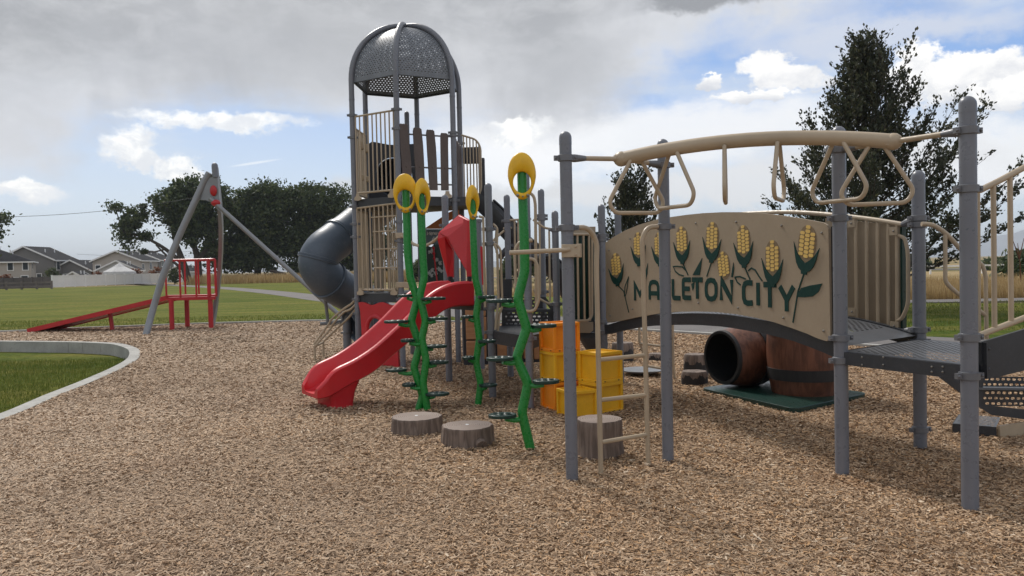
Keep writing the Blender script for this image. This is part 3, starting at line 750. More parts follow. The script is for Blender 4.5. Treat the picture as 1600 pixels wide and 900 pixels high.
# tent canopy
q = ground_pt(187, 148); t_ = thing('tent_canopy', 'pale grey tent canopy with scalloped edge standing behind the white fence', 'tent', (q.x, q.y, Z0))
mb = MB(); n_ = 8; prof = [(0.02, 4.1), (1.2, 3.3), (2.9, 2.45), (3.05, 2.0)]; mb.lathe(prof, q+Vector((0, 0, Z0)), 8); mb.build('canvas', 'canvas', t_, smooth=False)
for k in range(4):
    a = math.pi/4+k*math.pi/2; mb = MB(); mb.tube([q+Vector((math.cos(a)*2.6, math.sin(a)*2.6, Z0)), q+Vector((math.cos(a)*2.6, math.sin(a)*2.6, 2.1))], .06, 6); mb.build('leg', 'canvas', t_)

def pts_in(ells, n, rs):
    """random points, biased to the shell, inside a union of ellipsoids (cx,cy,cz,rx,ry,rz)"""
    vol = np.array([e[3]*e[4]*e[5] for e in ells]); vol = vol/vol.sum(); out_ = []
    for e, v in zip(ells, vol):
        k = max(1, int(n*v)); d = rs.randn(k, 3); d /= np.linalg.norm(d, axis=1)[:, None]; r_ = rs.rand(k)**.42*(1+.10*rs.randn(k))
        out_.append(np.array(e[:3])+d*r_[:, None]*np.array(e[3:]))
    return np.concatenate(out_)
def blobtree(name, label, base, ells, clumps, per, csize, ls, mat, seed, trunkr, forks, cat='tree', group=None, flat=.6):
    """ells relative to base; forks: list of limb polylines (relative)"""
    rs = np.random.RandomState(seed); rt = thing(name, label, cat, base, group)
    B_ = np.array(base); cc_ = pts_in(ells, clumps, rs)
    k = len(cc_); sz = csize*(.30+1.15*rs.rand(k)**1.4)
    pos = np.repeat(cc_, per, 0) + rs.randn(k*per, 3)*np.repeat(sz, per)[:, None]*np.array([1, 1, flat])
    keep = rs.rand(len(pos)) < .96; pos = pos[keep]
    leaves('crown', pos+B_, ls, mat, seed+1, rt)
    mb = MB()
    for fk in forks:
        pts = [Vector(base)+Vector(p_[:3]) for p_ in fk]; rs_ = [p_[3] for p_ in fk]
        sp_ = spline(pts, 4); m_ = len(sp_); rads = [np.interp(i/(m_-1)*(len(fk)-1), range(len(fk)), rs_) for i in range(m_)]
        mb.tube(sp_, [float(x_) for x_ in rads], 8)
    # limbs to some clumps
    stem_pts = [Vector(base)+Vector(p_[:3]) for fk in forks for p_ in fk[1:]]
    for i in rs.permutation(k)[:min(k, 60)]:
        tgt = Vector(cc_[i]+B_); src = min(stem_pts, key=lambda q: (q-tgt).length+max(0, q.z-tgt.z)*2)
        mid = src.lerp(tgt, .55)+Vector((0, 0, -.06*(tgt-src).length)); L_ = (tgt-src).length
        mb.tube(spline([src, mid, tgt], 3), [trunkr*.28, trunkr*.08], 5)
    mb.build('trunk', 'bark', rt, fixn=False); return rt
S = 130/1250.0
def tx(px, Y=130): return P(px, 400, Y).x
b0 = (tx(301), 128, Z0)
def e_(px, py, rx, ry, base, Y=130, dy=0):
    q = P(px, py, Y); k = Y/1250.0; return (q.x-base[0], dy, q.z-base[2], rx*k, rx*k*.8, ry*k)
ells = [e_(300, 325, 48, 34, b0), e_(262, 322, 38, 25, b0, dy=2), e_(320, 300, 40, 22, b0), e_(222, 350, 30, 28, b0), e_(196, 325, 18, 11, b0), e_(215, 372, 20, 14, b0), e_(320, 360, 36, 32, b0), e_(290, 350, 34, 24, b0), e_(232, 388, 10, 7, b0), e_(345, 330, 30, 34, b0)]
fk = [[(0, 0, 0, .75), (-.6, 0, 3, .6), (-2.0, .3, 7, .4), (-2.6, 0, 11, .22)], [(1.2, 1, 0, .7), (1.2, 1, 4, .55), (.4, 1, 8, .35), (1.6, 0, 12, .2)],
      [(-.5, 0, 3.2, .42), (-3.5, 0, 5.8, .3), (-6.5, 0, 7.6, .2), (-10, 0, 8.6, .1)], [(-.8, 0, 2.5, .3), (-2.8, 0, 4.2, .2), (-5.0, 0, 6.5, .12)], [(1.3, 1, 4, .4), (4, 1, 7.5, .3), (5.5, 0, 10.5, .18)]]
blobtree('broad_tree', 'broad spreading dark tree with forked trunks behind the swing frame', b0, ells, 230, 150, .72, .30, 'leaf_dark', 40, .6, fk)
b1 = (tx(400, 135), 135, Z0)
ells = [e_(400, 345, 52, 50, b1, 135), e_(375, 325, 30, 26, b1, 135), e_(430, 318, 40, 30, b1, 135), e_(385, 395, 50, 30, b1, 135), e_(345, 390, 30, 36, b1, 135)]
blobtree('dense_tree', 'dense dark tree between the swing frame and the tube slide', b1, ells, 330, 150, .9, .32, 'leaf_dark', 44, .6, [[(0, 0, 0, .7), (.3, 0, 4, .5), (0, 0, 9, .3), (.5, 0, 13, .15)]])
b2 = (tx(480, 138), 138, Z0)
ells = [e_(470, 330, 56, 46, b2, 138), e_(510, 340, 50, 48, b2, 138), e_(545, 360, 40, 60, b2, 138), e_(450, 385, 58, 40, b2, 138), e_(505, 400, 60, 36, b2, 138), e_(590, 385, 40, 50, b2, 138)]
blobtree('dense_tree', 'tall dense dark tree directly behind the grey tube slide', b2, ells, 430, 150, .9, .32, 'leaf_dark', 47, .6, [[(0, 0, 0, .7), (-.5, 0, 5, .5), (0, 0, 10, .3), (.5, 0, 14, .15)], [(6, 0, 0, .6), (6.5, 0, 6, .4), (6, 0, 12, .2)]])
b3 = (tx(-35, 120), 120, Z0)
blobtree('round_tree', 'dark tree whose leaf tips enter at the left edge above the roofs', b3, [e_(-35, 350, 38, 30, b3, 120), e_(-50, 390, 30, 30, b3, 120)], 90, 110, .8, .32, 'leaf_dark', 50, .4, [[(0, 0, 0, .5), (0, 0, 5, .3), (.5, 0, 8, .15)]])
for (px, Y, h, mat, lab, sd_) in [(4, 135, 2.6, 'leaf_rust', 'small rust-red shrub against the pale house at the left edge', 61), (83, 146, 3.4, 'leaf_dark', 'thin olive sapling in front of the dark grey house', 62), (212, 150, 3.2, 'leaf_rust', 'small yellow-brown tree beside the white garage', 63),
                           (244, 152, 3.0, 'leaf_rust', 'rust-red shrub in front of the pale gabled house, left of the swing frame pole', 64), (272, 128, 2.8, 'leaf_dark', 'dark round bush behind the red platform rails', 65), (152, 150, 2.3, 'leaf_rust', 'small red-brown shrub beside the low grey house', 66)]:
    q = (ground_pt(px, Y).x, Y, Z0)
    blobtree('shrub', lab, q, [(0, 0, h*.6, h*.32, h*.32, h*.45)], 24, 40, .3, .22, mat, sd_, .07, [[(0, 0, 0, .08), (0, 0, h*.5, .05), (0.05, 0, h*.8, .03)]], 'shrub')

# the feathery near tree: ascending limbs carrying sprays
def feathertree(name, label, base, prof, lean, nl, seed, mat, ls, top, trunkr, r_spray=.66, droop=.0, sprays=5.2, zlow=.9):
    rs = random.Random(seed); nr = np.random.RandomState(seed); rt = thing(name, label, 'tree', base)
    Bv = Vector(base); mb = MB()
    trunk = [Bv+Vector((lean*(t**1.3)*top*.5, 0, top*t)) for t in [0, .2, .4, .6, .74, .86]]
    mb.tube(spline(trunk, 4), [trunkr*(1-.93*i/20) for i in range(21)], 8)
    P_, D_ = [], []
    for i in range(nl):
        t = zlow/top+(0.97-zlow/top)*((i+rs.random())/nl)**1.0; ang = i*2.39996+rs.random()*.7
        z0 = top*t*.86; st = Bv+Vector((lean*(t**1.3)*top*.5*.8, 0, z0))
        rad = np.interp(t, [p_[0] for p_ in prof], [p_[1] for p_ in prof])*(.66+.48*rs.random())
        rad *= 1+.18*math.cos(ang)
        dirh = Vector((math.cos(ang), math.sin(ang), 0)); up = (.22+1.5*t+1.4*t*t)*rad*(.75+.4*rs.random())+.25
        tip = st+dirh*rad+Vector((0, 0, up)); mid = st+dirh*rad*.5+Vector((0, 0, up*.33))
        path = spline([st, mid, tip], 6); Lr = (tip-st).length; r0_ = max(.012, trunkr*.32*(1-t))
        mb.tube(path, [r0_*(1-.85*k/12) for k in range(13)], 5, caps=False)
        ns = int(sprays*(1.45-.75*t)*(1.0+Lr))
        for k in range(ns):
            s_ = .25+.75*rs.random()**.75; s_ = min(s_, .999); f_ = s_*12; i0 = int(f_); i0 = min(i0, 11); pt = path[i0].lerp(path[i0+1], f_-i0)
            dv = (path[i0+1]-path[i0]).normalized()
            side = Vector((rs.gauss(0, 1), rs.gauss(0, 1), rs.gauss(0, .45))).normalized()
            dr = (dv*.9+side*.75+Vector((0, 0, .28))).normalized(); Ls = r_spray*(.4+.9*rs.random())*(1.25-.5*s_)
            e2 = pt+dr*Ls+Vector((0, 0, .08))
            mb.tube([pt, pt.lerp(e2, .5)+Vector((0, 0, -.02)), e2], [.007, .002], 3, caps=False)
            for q in range(int(13*Ls/.6)+3):
                u = rs.random()**.8; P_.append(pt.lerp(e2, u)+Vector((rs.gauss(0, .045), rs.gauss(0, .045), rs.gauss(0, .04)))); D_.append(dr)
    mb.build('trunk', 'bark', rt, fixn=False)
    leaves('crown', np.array([tuple(p_) for p_ in P_]), ls, mat, seed+1, rt, 1.7, np.array([tuple(p_) for p_ in D_]))
    return rt
YT = 25.0; q = P(1352, 430, YT)
prof = [(0, 3.4), (.10, 3.7), (.22, 3.5), (.36, 2.6), (.52, 1.6), (.68, 1.0), (.82, .52), (.93, .30), (1, .16)]
feathertree('feathery_tree', 'tall wispy dark tree with upswept sprays behind the trapeze climber and bridge', (q.x, YT, Z0), prof, .0, 165, 5, 'leaf_plum', .062, P(1355, 30, YT).z-Z0, .17)
YT = 30.0; q = P(985, 430, YT)
feathertree('feathery_tree', 'smaller wispy dark tree between the two left posts of the trapeze climber', (q.x, YT, Z0), [(0, .8), (.25, 1.15), (.5, 1.0), (.75, .6), (1, .25)], 0, 52, 9, 'leaf_plum', .07, P(985, 288, YT).z-Z0, .09, zlow=1.4)

# log pile and the bare red sapling
q = ground_pt(408, 122); t_ = thing('log_pile', 'pile of grey-brown logs lying in the dry grass under the dense trees', 'log pile', (q.x, q.y, Z0)); mb = MB(); rs = random.Random(4)
for i in range(16):
    a = q+Vector((rs.uniform(-4.5, 4), rs.uniform(-1, 1), .3+rs.random()*.9)); mb.tube([a, a+Vector((rs.uniform(-2.4, 2.4), rs.uniform(-.5, .5), rs.uniform(-.5, .6)))], .12+rs.random()*.14, 6)
mb.build('logs', 'bark', t_)
q = P(1592, 430, 40); t_ = thing('sapling', 'bare red-stemmed sapling at the right edge beyond the straw field', 'sapling', (q.x, 40, Z0)); mb = MB()
for (pts) in [[(1595, 441), (1594, 410), (1592, 395)], [(1593, 405), (1586, 385), (1583, 376)], [(1593, 402), (1597, 385), (1600, 372)], [(1592, 396), (1590, 380)]]:
    mb.tube([P(x, y, 40) for x, y in pts], [.03, .012], 6)
mb.build('stem', 'leaf_rust', t_)
# utility box
q = P(1586, 430, 62); t_ = thing('utility_box', 'small pale utility box beside the distant road at the right edge', 'box', (q.x, 62, Z0)); mb = MB()
mb.box(q*1.0+Vector((0, 0, .3-q.z+.3)), (.9, .6, 1.2)); mb.box(Vector((q.x, q.y, 1.23)), (1, .7, .08)); mb.build('cabinet', 'siding_tan', t_, smooth=False)
# white rail along the distant road
t_ = thing('road_rail', 'long thin white rail beside the distant road on the right', 'rail', (20, 76, Z0)); mb = MB()
pr = [Vector((x_, 95-.2*x_, Z0)) for x_ in range(5, 110, 5)]
for p_ in pr: mb.box(p_+Vector((0, 0, .45)), (.15, .15, .9))
mb.bar(pr[0]+Vector((0, 0, .85)), pr[-1]+Vector((0, 0, .85)), .06, .18); mb.build('rail', 'white_paint', t_, smooth=False)
# overhead wires and a pole out of view
for (p0, p1, Y0, Y1, lab) in [((-60, 340), (330, 303), 92, 122, 'dark overhead cable running from the left edge into the broad tree'), ((120, 397), (330, 388), 190, 190, 'faint thin overhead wire above the low house roofs')]:
    a, b_ = P(*p0, Y0), P(*p1, Y1); mb = MB(); mb.tube([a.lerp(b_, k/12)+Vector((0, 0, -.9*4*(k/12)*(1-k/12))) for k in range(13)], .035, 4)
    tag(mb.build('overhead_cable', 'black_inside'), lab, 'cable')

# ================================================================== PLAY STRUCTURE
PS = thing('play_structure', 'large grey and beige playground structure with domed tower, red slide, trapeze climber and arched bridge', 'playground', (0.3, 10, 0))
Zv = Vector((0, 0, 1))
def part(mb, name, mat, parent=None, label=None, **k):
    o_ = mb.build(name, mat, parent or PS, **k)
    if label: o_['label'] = label
    return o_
def clampring(mb, x, y, z, r, dirs=(0.0,)):
    mb.lathe([(r+.001, -.026), (r+.012, -.022), (r+.012, .022), (r+.001, .026)], (x, y, z), 20)
    for a in dirs:
        for s_ in (0, math.pi):
            d = Vector((math.cos(a+s_), math.sin(a+s_), 0)); mb.bar(Vector((x, y, z))+d*(r-.004), Vector((x, y, z))+d*(r+.042), .030, .036)
            mb.sphere(Vector((x, y, z))+d*(r+.030)+Vector((0, -.018, 0)), .010, 8)
def post(x, y, top, r=.0445, clamps=(), name='post', dirs=(0.15,), cap=True):
    mb = MB(); mb.tube([(x, y, -.05), (x, y, top-(r*1.05 if cap else 0))], r, 24); o_ = part(mb, name, 'post_grey')
    if cap:
        mb = MB(); prof = [(r+.0015, top-r*1.05-.05)] + [(r*1.02*math.cos(t), top-r*1.05+r*1.05*math.sin(t)) for t in [math.pi/2*k/7 for k in range(8)]]
        mb.lathe([(p_[0], p_[1]) for p_ in prof], (x, y, 0), 24); part(mb, 'post_cap', 'post_grey', o_)
    for z in clamps:
        mb = MB(); clampring(mb, x, y, z, r, dirs); part(mb, 'clamp', 'clamp_grey', o_)
    return o_
def zat(py, px, Y): return P(px, py, Y).z
P1 = G(894, 750); P2 = G(1044, 721); P3 = G(1316, 741); P4 = G(1516, 797); P5 = G(1438, 700)
P6 = P(943, 500, 9.9); P7 = G(970, 598)
def pz(p_, *pys):
    return [zat(y, 800+1250*p_.x/p_.y, p_.y) for y in pys]
post(P1.x, P1.y, pz(P1, 205)[0], .0455, pz(P1, 247, 356))
post(P2.x, P2.y, pz(P2, 217)[0], .0455, pz(P2, 258, 354))
post(P3.x, P3.y, pz(P3, 197)[0], .050, pz(P3, 234, 341, 528, 563))
post(P4.x, P4.y, pz(P4, 150)[0], .0505, pz(P4, 204, 295, 527, 587))
post(P5.x, P5.y, pz(P5, 266)[0], .052, pz(P5, 341, 351, 515, 533, 671))
post(P6.x, P6.y, pz(P6, 319)[0], .0445, pz(P6, 368, 374, 502, 519))
post(P7.x, P7.y, pz(P7, 330)[0], .0445, pz(P7, 372, 503))
M1 = G(702, 597); M2 = G(770, 621); M3 = G(798, 589); M4 = G(829, 639); M5 = P(849, 480, 11.0); M6 = P(870, 480, 9.9); M9 = P(749, 400, 12.4)
post(M1.x, M1.y, pz(M1, 304)[0], .0465, pz(M1, 352, 470))
post(M2.x, M2.y, pz(M2, 286)[0], .0455, pz(M2, 358, 381, 481, 519))
post(M3.x, M3.y, pz(M3, 304)[0], .0445, pz(M3, 345, 470))
post(M4.x, M4.y, pz(M4, 258)[0], .044, pz(M4, 529))
post(M5.x, M5.y, pz(M5, 295)[0], .0445, pz(M5, 337, 342, 456))
post(M6.x, M6.y, pz(M6, 329)[0], .042, pz(M6, 359, 475))
post(M9.x, M9.y, pz(M9, 342)[0], .044, pz(M9, 345, 458))
# bare bracket plates (beige) on posts
def bracket(p_, py, w_=.12, h_=.10):
    z = pz(p_, py)[0]; mb = MB(); mb.box((p_.x, p_.y-.052, z), (w_, .02, h_)); mb.box((p_.x, p_.y+.05, z), (w_, .02, h_))
    for sx in (-1, 1):
        mb.box((p_.x+sx*(w_/2-.012), p_.y, z), (.022, .10, h_*.9))
    for sx in (-.3, .3):
        for sz in (-.25, .25): mb.sphere((p_.x+sx*w_, p_.y-.064, z+sz*h_), .010, 8)
    part(mb, 'bracket', 'beige', bevel=.004)
bracket(M3, 444, .14, .10)

# ---- transfer bar on the first post
z0 = pz(P1, 392)[0]; mb = MB(); mb.box((P1.x+.02, P1.y-.055, z0), (.135, .022, .095)); mb.box((P1.x+.085, P1.y, z0), (.03, .11, .10)); mb.box((P1.x+.02, P1.y+.052, z0), (.11, .02, .09))
for s_ in (-1, 1): mb.sphere((P1.x+.055, P1.y-.068, z0+s_*.028), .009, 8)
part(mb, 'bracket', 'beige', bevel=.006)
mb = MB(); a = Vector((P1.x+.0, P1.y-.09, z0+.01)); mb.tube(rounded([Vector((P1.x+.01, P1.y-.06, z0+.01)), Vector((P1.x-.04, P1.y-.085, z0+.005)), P(796, 395, P1.y-.12)], .03), .0165, 14); part(mb, 'grab_bar', 'beige')

# ---- trapeze beam with six hanging handles
pL = (P1+P2)/2; pR = (P3+P4)/2; zb = 2.40
d = Vector((pR.x-pL.x, pR.y-pL.y, 0)); Ld = d.length; d = d/Ld
n_ = 16; bow = Vector((d.y, -d.x, 0))
def beam(t): return Vector((pL.x, pL.y, 0))+d*(t*Ld)+Vector((0, 0, P(975, 250, pL.y).z+(P(1400, 222, pR.y).z-P(975, 250, pL.y).z)*t+.085*4*t*(1-t)))
mb = MB(); mb.tube([beam(.035+.94*i/n_) for i in range(n_+1)], .052, 20); bm_ = part(mb, 'trapeze_beam', 'beige', label='thick beige overhead beam with hanging triangular handles')
for t, pa, pb, ya, yb in ((0, P1, P2, 247, 258), (1, P3, P4, 234, 204)):
    j = beam(.02 if t == 0 else .985)
    mb = MB(); mb.sphere(j, .062, 14, (1.0, 1.0, .95)); mb.bar(j-d*.05, j+d*.05, .09, .05); part(mb, 'joint', 'beige', bm_)
    for p_, y_ in ((pa, ya), (pb, yb)):
        e = Vector((p_.x, p_.y, pz(p_, y_)[0])); v = (j-e).normalized()
        mb = MB(); mb.tube([e+v*.12, j-v*.04], .0185, 12); part(mb, 'support_arm', 'beige')
        mb = MB(); mb.tube([e+v*.04, e+v*.08, e+v*.17], [.028, .030, .020], 12); part(mb, 'socket', 'clamp_grey')
def trapeze(t, ang, half=.235, drop=.40, top=.045, yaw0=0):
    c_ = beam(t)+Vector((0, 0, -.035)); w_ = Vector((math.cos(ang), math.sin(ang), 0))
    pts = [c_-w_*top, c_-w_*(half*1.0)+Vector((0, 0, -drop*.80)), c_-w_*(half*.80)+Vector((0, 0, -drop)), c_+w_*(half*.80)+Vector((0, 0, -drop)), c_+w_*(half*1.0)+Vector((0, 0, -drop*.80)), c_+w_*top]
    mb = MB(); mb.tube(rounded(pts, .10, 5), .0155, 10); part(mb, 'trapeze_handle', 'beige', bm_)
for px_, hw_, sgn in ((994, 43, 1), (1052, 31, -1), (1133, 1, 1), (1218, 8, 1), (1310, 41, -1), (1370, 58, 1)):
    # angle so that the handle shows the measured width
    lo, best = 9, None
    for k in range(97):
        t = .04+.92*k/96; q = beam(t); v = q-O; cx = 800+FPX*(v.dot(CR)/v.dot(F))
        if abs(cx-px_) < lo: lo, best = abs(cx-px_), (t, q, v)
    t, q, v = best; k = v.dot(F); cosv = min(.99, hw_/1250*k/.235); view = math.atan2(v.x, v.y)
    trapeze(t, -view + sgn*math.acos(cosv))
# ---- loop ladder
za = pz(P1, 356)[0]
def onP(px, py, off=-.0): return PL(px, py, P1, P2, off)
e1 = Vector((P1.x+.06, P1.y+.03, za)); 
mb = MB(); mb.tube(rounded([e1, onP(918, 355), onP(933, 376), onP(932, 420), onP(939, 744)], .13, 8), .0195, 14)
mb.tube(rounded([Vector((P2.x-.06, P2.y-.03, pz(P2, 354)[0])), onP(1012, 355), onP(1003, 372), onP(1005, 420), onP(1013, 729)], .12, 8), .0195, 14); ld = part(mb, 'ladder_rails', 'beige', label='beige loop ladder between the two left posts of the trapeze climber')
for (a, b_) in (((937, 562), (1008, 555)), ((938.5, 625), (1010, 617)), ((940, 691), (1011, 679))):
    mb = MB(); mb.tube([onP(*a), onP(*b_)], .0165, 12); part(mb, 'rung', 'beige', ld)

# ---- bridge: near corn panel
Ta = Vector((P3.x-P6.x, P3.y-P6.y, 0)).normalized(); Na = Vector((Ta.y, -Ta.x, 0))
if Na.y > 0: Na = -Na
Org = Vector((P6.x, P6.y, 0))+Na*.03
def onB(px, py):
    q = PL(px, py, P6, P3, 0); d_ = ray(px, py); q = O+d_*((Org-O).dot(Na)/d_.dot(Na)); q = q-Org
    return (q.dot(Ta), q.z)
top_px = [(947, 379), (960, 370), (978, 360), (1000, 351), (1025, 343.5), (1050, 339), (1075, 335.5), (1100, 333), (1130, 331.5), (1160, 331.5), (1190, 333), (1220, 336.5), (1250, 341), (1275, 345.5), (1288, 348), (1294, 352), (1296, 358)]
bot_px = [(1299, 520), (1298, 529), (1293, 533), (1280, 529), (1262, 521), (1240, 513), (1210, 503), (1180, 496), (1150, 490.5), (1120, 487.5), (1090, 486.5), (1060, 487), (1030, 490), (1000, 495), (975, 500.5), (955, 504), (950, 503), (948, 496)]
poly = [onB(*q) for q in top_px+bot_px]
mb = MB(); mb.plate(poly, [], Ta, Zv, Na, Org, .02); panel = part(mb, 'bridge_panel', 'beige_panel', label='beige arched bridge panel with corn cobs and green lettering', smooth=False)
mb = MB()
for q in [(963, 419), (986, 373), (1089, 349), (1152, 347), (1223, 352.5), (1286, 364), (953, 391), (990, 483), (1093, 473.5), (1155, 481), (1226, 496.5), (1289, 517), (955, 493)]:
    u, v = onB(*q); mb = MB(); mb.sphere(Org+Ta*u+Zv*v+Na*.012, .011, 8); part(mb, 'bolt', 'bolt', panel)
def ribbon(mb, pts, w_, z_, th=.004, close=False):
    """flat stroke in panel coords"""
    n = len(pts); Lp, Rp = [], []
    for i in range(n):
        a = Vector(pts[i-1] if i > 0 else pts[i]); b_ = Vector(pts[i+1] if i < n-1 else pts[i]); t = (Vector((b_.x-a.x, b_.y-a.y))).normalized()
        nn = Vector((-t.y, t.x)); k = 1.0
        if 0 < i < n-1:
            t1 = (Vector(pts[i])-Vector(pts[i-1])).normalized(); k = 1/max(.5, abs(nn.dot(Vector((-t1.y, t1.x)))))
        ww = w_[i] if isinstance(w_, (list, tuple)) else w_
        Lp.append(Vector(pts[i])+nn*ww/2*k); Rp.append(Vector(pts[i])-nn*ww/2*k)
    for i in range(n-1):
        q = [Lp[i], Lp[i+1], Rp[i+1], Rp[i]]; f3 = lambda p_, zz: Org+Ta*p_.x+Zv*p_.y+Na*zz
        mb.add([f3(p_, z_) for p_ in q]+[f3(p_, z_+th) for p_ in q], [(4, 5, 6, 7), (0, 1, 5, 4), (2, 3, 7, 6)]+([(3, 0, 4, 7)] if i == 0 else [])+([(1, 2, 6, 5)] if i == n-2 else []))
GL = {  # letter strokes in a unit box
 'M': [[(0, 0), (0, 1), (.5, .35), (1, 1), (1, 0)]], 'A': [[(0, 0), (0, .72), (.12, .93), (.35, 1), (.65, 1), (.88, .93), (1, .72), (1, 0)], [(0, .36), (1, .36)]],
 'P': [[(0, 0), (0, 1), (.7, 1), (.93, .9), (1, .75), (.93, .52), (.7, .42), (0, .42)]], 'L': [[(0, 1), (0, .14), (.06, .03), (.2, 0), (1, 0)]],
 'E': [[(1, 1), (.18, 1), (.04, .96), (0, .85), (0, .15), (.04, .04), (.18, 0), (1, 0)], [(0, .5), (.85, .5)]], 'T': [[(0, 1), (1, 1)], [(.5, 1), (.5, 0)]],
 'O': [[(.5, 1), (.2, .95), (.03, .78), (0, .6), (0, .4), (.03, .22), (.2, .05), (.5, 0), (.8, .05), (.97, .22), (1, .4), (1, .6), (.97, .78), (.8, .95), (.5, 1)]],
 'N': [[(0, 0), (0, 1), (1, 0), (1, 1)]], 'C': [[(1, .98), (.45, 1), (.15, .93), (.02, .75), (0, .5), (.02, .25), (.15, .07), (.45, 0), (1, .02)]], 'I': [[(.5, 1), (.5, 0)]],
 'Y': [[(0, 1), (.5, .45), (1, 1)], [(.5, .45), (.5, 0)]]}
LT = [('M', 993.5, 1009, 443.5, 469.5), ('A', 1016.5, 1030, 440.5, 468), ('P', 1035.5, 1046.5, 439.5, 467.5), ('L', 1053, 1064.5, 436, 465.5), ('E', 1069, 1081, 437, 465), ('T', 1083, 1099.5, 437, 466.5), ('O', 1105, 1120.5, 437.5, 467), ('N', 1128.5, 1145, 437, 469), ('C', 1163.5, 1177.5, 441.5, 473.5), ('I', 1182.5, 1190, 441.5, 477), ('T', 1195, 1215, 444.5, 480), ('Y', 1220.5, 1242, 447.5, 486)]
for ch, x0, x1, y0, y1 in LT:
    lm = MB()
    a, b_, cl, dd_ = onB(x0, y0), onB(x1, y0), onB(x0, y1), onB(x1, y1); sl = (x0-1000)*.000
    for st in GL[ch]:
        pts = []
        for (u, v) in st:
            X_ = a[0]+(b_[0]-a[0])*u; zt = a[1]+(b_[1]-a[1])*u*.5; zb_ = cl[1]+(dd_[1]-cl[1])*u*.5; pts.append((X_, zb_+(zt-zb_)*v))
        # strokes keep their own ends: extend slightly
        z_ = .0112 if ch not in 'AEY' or st is GL[ch][0] else .0128
        if ch == 'T' and st is GL['T'][1]: z_ = .0128
        ribbon(lm, pts, .048, z_)
    part(lm, 'letter', 'letter_green', panel, smooth=False)
def corn(cx, cy, hw, hh, tilt, stem=None, husk=1.0, mir=1, extra=()):
    c_ = Vector(onB(cx, cy)); L_ = onB(cx-hw, cy); R_ = onB(cx+hw, cy); T_ = onB(cx, cy-hh); B_ = onB(cx, cy+hh)
    wx = (R_[0]-L_[0])/2; wz = (T_[1]-B_[1])/2; ct, st = math.cos(tilt), math.sin(tilt)
    def tr(u, v): x_, z_ = u*wx, v*wz; return Vector((c_.x+x_*ct+z_*st, c_.y-x_*st+z_*ct))
    f3 = lambda p_, zz: Org+Ta*p_.x+Zv*p_.y+Na*zz
    mb = MB(); oval = [tr(math.copysign(abs(math.cos(t))**.8, math.cos(t)), math.sin(t)) for t in [2*math.pi*k/24 for k in range(24)]]
    mb.cur = 0; mb.add([f3(p_, .0105) for p_ in oval]+[f3(p_, .0135) for p_ in oval], [tuple(range(24, 48))]+[(i, (i+1) % 24, 24+(i+1) % 24, 24+i) for i in range(24)])
    mb.cur = 1; rows_ = 8
    for r_ in range(rows_):
        v = .78-r_*.225
        for cc_, u in enumerate((-.58, 0, .58)):
            vv = v+(.13 if cc_ == 1 else 0)
            if (r_ == 0 and cc_ != 1): vv = v-.02
            if abs(u) > .1 and (abs(vv) > .74): continue
            if abs(vv) > .93: continue
            hu, hv = .25, .092; pts = [tr(u+hu*a_, vv+hv*b_) for a_, b_ in ((-1, -.5), (-.6, -1), (.6, -1), (1, -.5), (1, .5), (.6, 1), (-.6, 1), (-1, .5))]
            mb.add([f3(p_, .013) for p_ in pts]+[f3(p_, .0165) for p_ in pts], [tuple(range(8, 16))]+[(i, (i+1) % 8, 8+(i+1) % 8, 8+i) for i in range(8)])
    mb.cur = 2
    hk = [(-1.45, .0), (-.95, -.58), (-.45, -.86), (.05, -1.06), (.45, -.88), (.95, -.62), (1.5, -.08), (1.25, -.75), (1.0, -1.15), (.65, -1.42), (.35, -1.5), (.33, -1.66), (-.3, -1.66), (-.3, -1.5), (-.62, -1.38), (-.95, -1.1), (-1.2, -.62)]
    if husk: mb.plate([tuple(tr(u*mir, v*1.0)) for u, v in hk], [], Ta, Zv, Na, Org+Na*.0185, .005)
    if stem:
        pts = [tr(0, -1.6)]+[Vector(onB(*q)) for q in stem]; ribbon(mb, [tuple(p_) for p_ in pts], .014, .011)
    for kind_, pp_ in extra:
        if kind_ == 'leaf':
            mb.plate([onB(*q) for q in pp_], [], Ta, Zv, Na, Org+Na*.0128, .004)
        else: ribbon(mb, [onB(*q) for q in pp_], .013, .0112)
    o_ = part(mb, 'corn_emblem', ['corn_brown', 'corn_yellow', 'letter_green'], panel, smooth=False); return o_
corn(964, 415, 8.2, 19.5, -.17, [(976, 455), (984, 488)], extra=[('line', [(977, 463), (978, 448), (982, 437), (983.5, 432), (982, 447), (980, 458), (978, 464)])])
corn(999, 383, 8, 20, -.06, extra=[('leaf', [(1014, 411), (1013, 428), (1010, 440), (1006, 441), (1009, 428)])])
corn(1032, 383, 8.5, 20, -.05)
corn(1067, 376, 9, 22, -.05, [(1077, 430)], extra=[('line', [(1074, 423), (1068, 417), (1060, 416), (1053.5, 416.5), (1057, 424), (1063, 429), (1070, 431)])])
corn(1114.5, 371, 10, 24, .07, [(1106, 432)], extra=[('leaf', [(1099, 403), (1097, 418), (1095, 430), (1084, 430), (1091, 417)]), ('leaf', [(1082, 444), (1087, 440), (1086, 450), (1084, 454)])])
corn(1132.5, 415, 9.5, 22, -.17, husk=0)
corn(1163.5, 377, 10.5, 25, -.05, [(1171, 430), (1174, 437)], extra=[('line', [(1171, 423), (1176, 419), (1182, 422), (1188, 432), (1193, 439)]), ('line', [(1150, 433), (1158, 432), (1167, 436)]), ('line', [(1150, 433), (1154, 441), (1159, 445)]), ('leaf', [(1148, 410), (1149, 420), (1147, 433), (1144.5, 433), (1146, 420)])])
corn(1209, 403, 11.5, 27.5, 0)
corn(1263, 381, 14, 29, .16, [(1249, 455), (1241, 504)], extra=[('leaf', [(1249, 458), (1254, 450), (1268, 446), (1287, 443), (1281, 456), (1272, 463), (1260, 464.5), (1248, 464)])])
